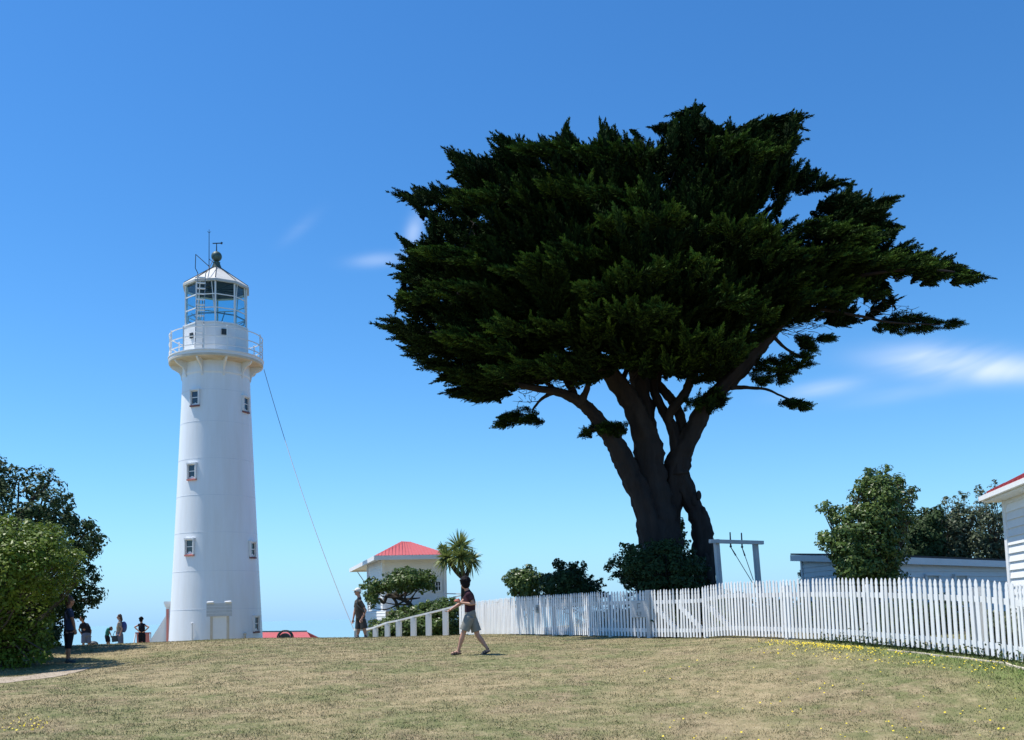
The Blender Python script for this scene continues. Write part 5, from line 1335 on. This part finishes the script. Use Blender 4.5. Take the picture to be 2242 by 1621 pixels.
# ------------------------------------------------------------------ people
def voxel(o, size, sm=2):
    m = o.modifiers.new("merge", 'REMESH'); m.mode = 'VOXEL'; m.voxel_size = size; m.use_smooth_shade = True
    if sm: s = o.modifiers.new("smooth", 'SMOOTH'); s.iterations = sm; s.factor = .5
    return o
def build_person(label, ref, Y, scale, J, cols, opts):
    """J: joints as photo pixels (x, y, depth offset in m). ref: foot pixel. scale: body size factor"""
    g = P(ref[0], ref[1], Y)
    root = thing('person', g, label, "person")
    q = {k: P(v[0], v[1], Y + (v[2] if len(v) > 2 else 0)) for k, v in J.items()}
    s = scale; vox = opts.get('vox', .012)
    face = unit(np.array(opts['face'], float)); sidev = np.array(opts.get('side', (0, 1, 0)), float)
    upn = np.array([0, 0, 1.])
    hd = q['head']; hup = unit(hd - q['neck']) if opts.get('tilt') else upn
    fx = unit(face - hup * (face @ hup)); fy = np.cross(hup, fx)
    b = MB()
    # head: skull, jaw, nose, ears
    b.ball(hd + hup * .018 * s - fx * .008 * s, (.094 * s, .075 * s, .112 * s), 20, 14, ax=[fx, fy, hup])
    b.ball(hd - hup * .055 * s + fx * .022 * s, (.066 * s, .056 * s, .068 * s), 16, 10, ax=[fx, fy, hup])
    b.tube([hd + fx * .088 * s + hup * .015 * s, hd + fx * .112 * s - hup * .022 * s], [.009 * s, .014 * s], 8, True)
    b.ball(hd + fx * .080 * s - hup * .062 * s, (.018 * s, .026 * s, .010 * s), 10, 6, ax=[fx, fy, hup])
    for e in (-1, 1):
        b.ball(hd + fy * e * .076 * s - fx * .005 * s - hup * .005 * s, (.02 * s, .011 * s, .032 * s), 10, 6, ax=[fx, fy, hup])
        b.ball(hd + fx * .078 * s + fy * e * .032 * s + hup * .026 * s, (.012 * s, .02 * s, .008 * s), 8, 6, ax=[fx, fy, hup])
    b.tube([hd - hup * .07 * s - fx * .02 * s, q['neck'] - upn * .03 * s], [.052 * s, .06 * s], 14, True)
    # trunk under the clothes
    b.tube([(q['shL'] + q['shR']) / 2 - upn * .05 * s, (q['neck'] * .4 + q['hip'] * .6), q['hip']], [.075 * s, .085 * s, .085 * s], 16, False, side=sidev, ratio=1.2)
    b.tube([q['neck'] - upn * .02 * s, (q['shL'] + q['shR']) / 2 - upn * .07 * s], [.052 * s, .055 * s], 12, True)
    def hand(el, ha, curl, tgt=None):
        d = unit(ha - el); sd = np.cross(d, upn); sd = unit(sd) if np.linalg.norm(sd) > .1 else np.array([0, 1., 0]); pn = np.cross(sd, d)
        if abs(d[2]) > .7: sd = np.array([fx[0], fx[1], 0]) if abs(d @ fx) < .8 else np.array([0, 1., 0]); sd = unit(sd - d * (sd @ d)); pn = np.cross(sd, d)
        c = ha + d * .045 * s
        b.ball(c, (.048 * s, .040 * s, .017 * s), 12, 8, ax=[d, sd, pn])
        for k, (o, L) in enumerate(((-.030, .062), (-.010, .074), (.010, .070), (.029, .055))):
            f0 = c + d * .035 * s + sd * o * s; f1 = f0 + (d * math.cos(curl) + pn * math.sin(curl)) * L * .5 * s; f2 = f1 + (d * math.cos(curl * 2.2) + pn * math.sin(curl * 2.2)) * L * .5 * s
            b.tube([f0, f1, f2], [.0105 * s, .0095 * s, .0085 * s], 6, True)
        t0 = c - d * .02 * s - sd * .032 * s; b.tube([t0, t0 + (d * .7 - sd * .6 + pn * .4) * .035 * s, t0 + (d * .95 - sd * .4 + pn * .6) * .062 * s], [.013 * s, .0115 * s, .010 * s], 6, True)
    for a in 'LR':
        sh, el, ha = q['sh' + a], q['el' + a], q['ha' + a]
        m1 = el + (ha - el) * .3
        b.tube([sh, sh + (el - sh) * .5, el, m1, ha], [.044 * s, .043 * s, .038 * s, .038 * s, .024 * s], 12, True)
        hand(el, ha, opts.get('curl', .45))
        hp, kn, an = q['hp' + a], q['kn' + a], q['an' + a]
        b.tube([hp, hp + (kn - hp) * .5, kn, kn + (an - kn) * .3, kn + (an - kn) * .7, an], [.070 * s, .070 * s, .052 * s, .057 * s, .040 * s, .033 * s], 14, True)
        if 'to' + a in q:
            to = q['to' + a]; hl = an + unit(an - to) * .05 * s * np.array([1, 1, 0]); hl[2] = min(an[2] - .04 * s, hl[2]) if not opts.get('heel') else an[2] - .045 * s
            b.tube([an, hl, (hl + to) / 2 + upn * .012 * s, to], [.033 * s, .034 * s, .036 * s, .022 * s], 10, True)
    voxel(b.build('body', cols['skin'], root, True), vox)
    # shirt
    b = MB(); sc_ = q.get('chest', q['neck'] * .55 + q['hip'] * .45 + face * .02 * s); hem = q['hem']
    shl = (q['shL'] + q['shR']) / 2
    br = opts.get('bulk', 1.0)
    b.tube([q['shL'], q['shR']], [.068 * s, .068 * s], 14, True)
    b.tube([shl - upn * .01 * s, sc_, hem], [.105 * s * br, .118 * s * br, .112 * s * br], 20, False, side=sidev, ratio=1.34)
    b.tube([q['neck'] - upn * .035 * s, shl + upn * .0 * s], [.066 * s, .10 * s], 14, True)
    for a in 'LR':
        sh, el = q['sh' + a], q['el' + a]; f = opts.get('sleeve', .62)
        if f: b.tube([sh, sh + (el - sh) * f], [.066 * s, .060 * s], 14, False)
    shirt = voxel(b.build('shirt', cols['shirt'], root, True), vox, 2)
    # shorts or trousers
    b = MB(); b.tube([hem + upn * .06 * s, q['hip'], q['hip'] - upn * .06 * s], [.112 * s * br, .122 * s * br, .112 * s], 18, False, side=sidev, ratio=1.28)
    for a in 'LR':
        hp, kn, an = q['hp' + a], q['kn' + a], q['an' + a]; f = opts.get('leg', .85)
        path = [hp + upn * .02, hp + (kn - hp) * min(f, 1)]
        ra = [.108 * s, opts.get('cuff', .088) * s]
        if f > 1: path.append(kn + (an - kn) * (f - 1)); ra = [.102 * s, .07 * s, .058 * s]
        b.tube(path, ra, 16, False)
    voxel(b.build(opts.get('lower', 'shorts'), cols['shorts'], root, True), vox, 2)
    # shoes
    for a in 'LR':
        if 'to' + a not in q: continue
        an, to = q['an' + a], q['to' + a]; d = unit(to - an); d0 = unit(np.array([d[0], d[1], 0]))
        b = MB(); hl = an + np.array([0, 0, -.05 * s]) - d0 * .03 * s
        if opts.get('heel') == a: hl = an - unit(to - an) * .0 + np.array([.03, 0, -.04]) * s
        if opts.get('sandal'):
            L = to - hl; Ln = np.linalg.norm(L); d = L / Ln; sd = unit(np.cross(d, upn)); nn = np.cross(sd, d); c = (hl + to) / 2 - nn * .028 * s
            b.ball(c, (Ln / 2 + .045 * s, .047 * s, .016 * s), 16, 8, ax=[d, sd, nn])
            for f in (.72, .45): 
                cc = hl + L * f; b.tube([cc + sd * .042 * s - nn * .02 * s, cc + sd * .03 * s + nn * .03 * s, cc + nn * .042 * s, cc - sd * .03 * s + nn * .03 * s, cc - sd * .042 * s - nn * .02 * s], [.011 * s] * 5, 6, True)
            b.tube([hl + sd * .035 * s + nn * .03 * s, hl - d * .03 * s + nn * .035 * s, hl - sd * .035 * s + nn * .03 * s], [.011 * s] * 3, 6, True)
        else:
            b.tube([an + upn * .0, hl + upn * .01 * s, (hl + to) / 2 + upn * .0 * s, to + upn * .004 * s, to + d0 * .03 * s], [.044 * s, .047 * s, .047 * s, .038 * s, .022 * s], 12, True)
        voxel(b.build('shoe', cols['shoe'], root, True), vox, 1)
    # hair or cap
    b = MB(); hv = opts.get('hair', 1.0)
    if opts.get('cap'):
        b.ball(hd + hup * .04 * s - fx * .01 * s, (.103 * s, .085 * s, .09 * s), 18, 10, ax=[fx, fy, hup]); 
        b.ball(hd + hup * .045 * s + fx * .115 * s, (.065 * s, .07 * s, .010 * s), 14, 6, ax=[fx, fy, hup]); voxel(b.build('cap', cols['cap'], root, True), .01, 2)
        b = MB()
        for e in (-1, 1): b.ball(hd + fx * .088 * s + fy * e * .032 * s + hup * .012 * s, (.014 * s, .026 * s, .02 * s), 10, 6, ax=[fx, fy, hup]); b.tube([hd + fx * .085 * s + fy * e * .055 * s + hup * .014 * s, hd + fy * e * .078 * s + hup * .014 * s], [.005 * s] * 2, 5)
        b.build('sunglasses', M_dark, root)
        b = MB(); b.ball(hd - fx * .035 * s - hup * .02 * s, (.07 * s, .074 * s, .06 * s), 14, 10, ax=[fx, fy, hup]); b.build('hair', cols['hair'], root, True)
    else:
        rs = np.random.RandomState(len(label))
        b.ball(hd + hup * .042 * s - fx * .022 * s, (.098 * s * hv, .088 * s * hv, .098 * s * hv), 18, 12, ax=[fx, fy, hup])
        b.ball(hd - fx * .045 * s - hup * .02 * s, (.068 * s * hv, .080 * s * hv, .085 * s * hv), 14, 10, ax=[fx, fy, hup])
        for k in range(int(opts.get('curls', 26))):
            dd = unit(rs.normal(size=3) + hup * .7 - fx * .5); 
            if dd @ fx > .55 and dd @ hup < .5: continue
            b.ball(hd + hup * .035 * s - fx * .02 * s + dd * .088 * s * hv, .024 * s * rs.uniform(.7, 1.3), 8, 6)
        if opts.get('long'): b.tube([hd - fx * .06 * s, hd - fx * .085 * s - hup * .12 * s, hd - fx * .08 * s - hup * .25 * s], [.07 * s, .07 * s, .04 * s], 12, True)
        voxel(b.build('hair', cols['hair'], root, True), .009, 1)
        for e in (-1, 1):
            eb = MB(); eb.ball(hd + fx * .083 * s + fy * e * .032 * s + hup * .010 * s, (.006 * s, .012 * s, .007 * s), 8, 6, ax=[fx, fy, hup]); eb.build('eye', M_dark, root, True)
    return root, q, g

def cloth(name, c, var=.25): return mat(name, c, .9, var, 6, .25, 60, spec=.1)
C_plum = cloth("plum_cotton", (.055, .025, .035)); C_khaki = cloth("grey_khaki_cotton", (.265, .26, .235)); C_navy = cloth("navy_cotton", (.035, .055, .12)); C_black = cloth("black_cotton", (.02, .022, .03))
C_brown = cloth("brown_grey_cotton", (.10, .088, .078)); C_cargo = cloth("cargo_cotton", (.085, .085, .085), .5); C_teal = cloth("green_cotton", (.05, .22, .16)); C_tan = cloth("tan_cotton", (.36, .30, .24)); C_jean = cloth("grey_blue_cotton", (.16, .18, .24)); C_cream = cloth("cream_cap", (.78, .76, .70))
M_hairk = mat("black_hair", (.010, .008, .010), .7, .3, 30, .4, 90, spec=.12); M_hairb = mat("brown_hair", (.07, .04, .03), .55, .3, 30, .4, 90, spec=.4); M_hairg = mat("grey_hair", (.22, .21, .20), .6, .3, 30, .4, 90)
M_sandal = mat("black_sandal", (.03, .028, .028), .6, .2, 10)

def build_people():
    # woman striding left across the lawn
    J = dict(head=(1017, 1277), neck=(1024, 1292, .0), shL=(1026, 1303, -.15), shR=(1027, 1303, .16), elL=(1038.5, 1324, -.19), haL=(1010, 1320, -.14), elR=(1009, 1321, .14), haR=(987, 1335, .05),
             hip=(1030, 1346, 0), hem=(1029, 1341, 0), hpL=(1028, 1352, -.085), hpR=(1032, 1352, .085), knL=(1014, 1388, -.08), anL=(1004, 1424, -.06), toL=(989, 1431, -.06), knR=(1046, 1391, .08), anR=(1067, 1420, .07), toR=(1054, 1432.5, .05), chest=(1029, 1318, 0))
    r, q, g = build_person("person in plum T-shirt, grey shorts and black sandals striding left across the lawn", (1030, 1434), 21.7, 1.0, J, dict(skin=M_skin, shirt=C_plum, shorts=C_khaki, shoe=M_sandal, hair=M_hairk),
                 dict(face=(-.75, .62, -.05), side=(.25, 1, 0), sandal=True, heel='R', sleeve=.58, leg=.80, vox=.009, hair=1.24, cuff=.112, curls=44))
    b = MB(); c = q['haL'] + np.array([-.09, .0, .04]); b.ball(c, (.07, .045, .022), 14, 8); b.tube([c + np.array([-.03, 0, .02]), c + np.array([.04, 0, .03])], [.018, .02], 8, True)
    tag(b.build('snack', mat("red_wrapper", (.55, .16, .11), .5, .2, 9), smooth=True, base=tuple(c)), "small reddish snack held in the walking person's hand", "snack")
    # man in a pale cap
    J = dict(head=(783, 1296), neck=(787, 1308, 0), shL=(789, 1318, -.17), shR=(781, 1318, .18), elL=(801, 1337, -.20), haL=(792, 1355, -.24), elR=(777, 1337, .22), haR=(773, 1357, .16),
             hip=(789, 1354, 0), hem=(789, 1351, 0), hpL=(793, 1358, -.08), hpR=(786, 1358, .08), knL=(798, 1378, -.1), anL=(800, 1393, -.1), toL=(797, 1397.5, -.28), knR=(785, 1379, .08), anR=(783, 1393, .08), toR=(778, 1397.5, -.05), chest=(787, 1335, 0))
    build_person("person in pale cap, sunglasses, brown-grey T-shirt and baggy dark shorts beside the handrail", (789, 1398.5), 31.0, 1.0, J, dict(skin=M_skin, shirt=C_brown, shorts=C_cargo, shoe=M_dark, hair=M_hairg, cap=C_cream),
                 dict(face=(-.95, -.3, -.12), side=(.45, .9, 0), cap=True, sleeve=.66, leg=.92, vox=.011, bulk=1.12, cuff=.115))
    b = MB(); a = P(786, 1313, 30.78); pts = [P(784, 1311, 30.82), P(782, 1324, 30.75), P(789, 1332, 30.70), P(797, 1340, 30.72), P(799, 1350, 30.9)]
    b.tube(smoothpath(pts, 4), [.016] * 17, 6); o = b.build('camera_strap', M_dark, smooth=True, base=tuple(pts[2])); tag(o, "dark bag strap slung across the chest of the person in the cap", "strap")
    # bystander in navy at the shrub
    J = dict(head=(153, 1317), neck=(151, 1331, 0), shL=(153, 1340, -.16), shR=(149, 1340, .17), elL=(160, 1360, -.16), haL=(164, 1378, -.14), elR=(146, 1361, .2), haR=(146, 1381, .16),
             hip=(151, 1384, 0), hem=(152, 1381, 0), hpL=(153, 1388, -.08), hpR=(149, 1388, .08), knL=(150, 1419, -.09), anL=(148, 1445, -.08), toL=(160, 1451.5, -.08), knR=(149, 1419, .08), anR=(150, 1444, .08), toR=(163, 1450, .10), chest=(151, 1358, 0))
    build_person("person in navy T-shirt and long dark shorts standing in the shade by the big shrub", (152, 1453), 23.4, .97, J, dict(skin=M_skind, shirt=C_navy, shorts=C_black, shoe=M_dark, hair=M_hairb),
                 dict(face=(.75, .66, 0), side=(-.3, .95, 0), sleeve=.60, leg=1.06, vox=.011, bulk=1.0, cuff=.12, lower='shorts', hair=1.03))
    # man bending forward on the crest
    J = dict(head=(179.5, 1355, -.25), neck=(182.5, 1362, -.15), shL=(178.5, 1368, -.18), shR=(191, 1368, -.05), elL=(173, 1379, -.1), haL=(178.5, 1389, -.1), elR=(199, 1381, .1), haR=(198, 1392, .1),
             hip=(188.5, 1392, 0), hem=(188, 1388, 0), hpL=(183.5, 1394, -.05), hpR=(193, 1394, .05), knL=(182.5, 1410, -.05), anL=(182, 1427, -.05), knR=(195, 1410, .05), anR=(194, 1427, .05), chest=(188, 1376, 0))
    build_person("person in dark clothes leaning forward with hands on thighs on the crest", (188, 1430), 42.5, .98, J, dict(skin=M_skind, shirt=C_black, shorts=C_jean, shoe=M_dark, hair=M_hairk),
                 dict(face=(-.6, -.6, -.4), side=(1, .3, 0), sleeve=.62, leg=.9, vox=.016, bulk=1.25, cuff=.10))
    # child bowing forward
    J = dict(head=(243.5, 1377), neck=(239, 1375.5, 0), shL=(237, 1378, -.09), shR=(237, 1378, .1), elL=(240.5, 1386, -.08), haL=(243, 1392, -.06), elR=(241, 1387, .1), haR=(243.5, 1393, .06),
             hip=(234, 1394, 0), hem=(234.5, 1392, 0), hpL=(233.5, 1396, -.05), hpR=(236.5, 1396, .05), knL=(235, 1407, -.05), anL=(234, 1418, -.05), knR=(239, 1407, .05), anR=(239, 1418, .05), chest=(235.5, 1384, 0))
    build_person("child in green top and dark shorts with head bowed forward", (236, 1420), 43.5, .72, J, dict(skin=M_skind, shirt=C_teal, shorts=C_black, shoe=M_dark, hair=M_hairb),
                 dict(face=(.7, -.1, -.7), side=(0, 1, 0), sleeve=.55, leg=.9, vox=.014, cuff=.085, tilt=False))
    # woman with handbag and pack
    J = dict(head=(261, 1351.5), neck=(262.5, 1359, 0), shL=(260.5, 1365, -.13), shR=(265, 1365, .14), elL=(267, 1377, -.14), haL=(263.5, 1387, -.16), elR=(257, 1377, .1), haR=(255.5, 1386, .05),
             hip=(262, 1388, 0), hem=(262, 1385, 0), hpL=(260.5, 1391, -.07), hpR=(265, 1391, .07), knL=(262, 1408, -.07), anL=(262, 1426, -.07), knR=(267, 1408, .07), anR=(267, 1426, .07), chest=(261.5, 1374, 0))
    r, q, g = build_person("person in tan top with long pale scarf, handbag and blue backpack on the crest", (264, 1430), 43.0, .95, J, dict(skin=M_skin, shirt=C_tan, shorts=C_jean, shoe=M_dark, hair=M_hairb),
                 dict(face=(-.8, -.4, -.1), side=(.3, 1, 0), sleeve=.6, leg=1.9, vox=.016, lower='trousers', long=True))
    b = MB(); c = P(271.5, 1373, 43.1); b.ball(c, (.12, .14, .24), 14, 10); b.tube([c + (0, -.1, .2), c + (-.16, -.12, .22), c + (-.14, -.12, -.15)], [.02] * 3, 6, True)
    tag(b.build('backpack', mat("blue_nylon", (.05, .09, .28), .6, .2, 8), smooth=True, base=tuple(c)), "blue backpack worn by the person in the tan top", "bag")
    b = MB(); c = P(252, 1399, 42.9); b.box(c, (.12, 0, .01), (0, .06, 0), (-.01, 0, .13)); b.tube(smoothpath([c + (-.09, 0, .12), c + (0, 0, .34), c + (.09, 0, .12)], 4), [.012] * 9, 6)
    tag(b.build('handbag', M_dark, base=tuple(c - (0, 0, .13))), "dark handbag hanging from the hand of the person in the tan top", "bag")
    # woman with hands on hips
    J = dict(head=(309.5, 1357), neck=(309.8, 1364, 0), shL=(304.5, 1368.5, 0), shR=(315.5, 1368.5, 0), elL=(294.5, 1373.5, -.05), haL=(304, 1382.5, -.1), elR=(326, 1373.5, -.05), haR=(316.5, 1382.5, -.1),
             hip=(310.5, 1389, 0), hem=(310.5, 1385, 0), hpL=(307, 1391, 0), hpR=(314, 1391, 0), knL=(306.5, 1408, 0), anL=(306, 1425, 0), knR=(315.5, 1408, 0), anR=(316.5, 1425, 0), chest=(310.3, 1376, 0))
    build_person("person in black vest and trousers standing with both hands on hips", (311, 1428), 44.0, .93, J, dict(skin=M_skin, shirt=C_black, shorts=C_black, shoe=M_dark, hair=M_hairk),
                 dict(face=(.1, .95, 0), side=(1, 0, 0), sleeve=0, leg=1.9, vox=.015, lower='trousers', hair=1.08, curl=.8))
build_people()
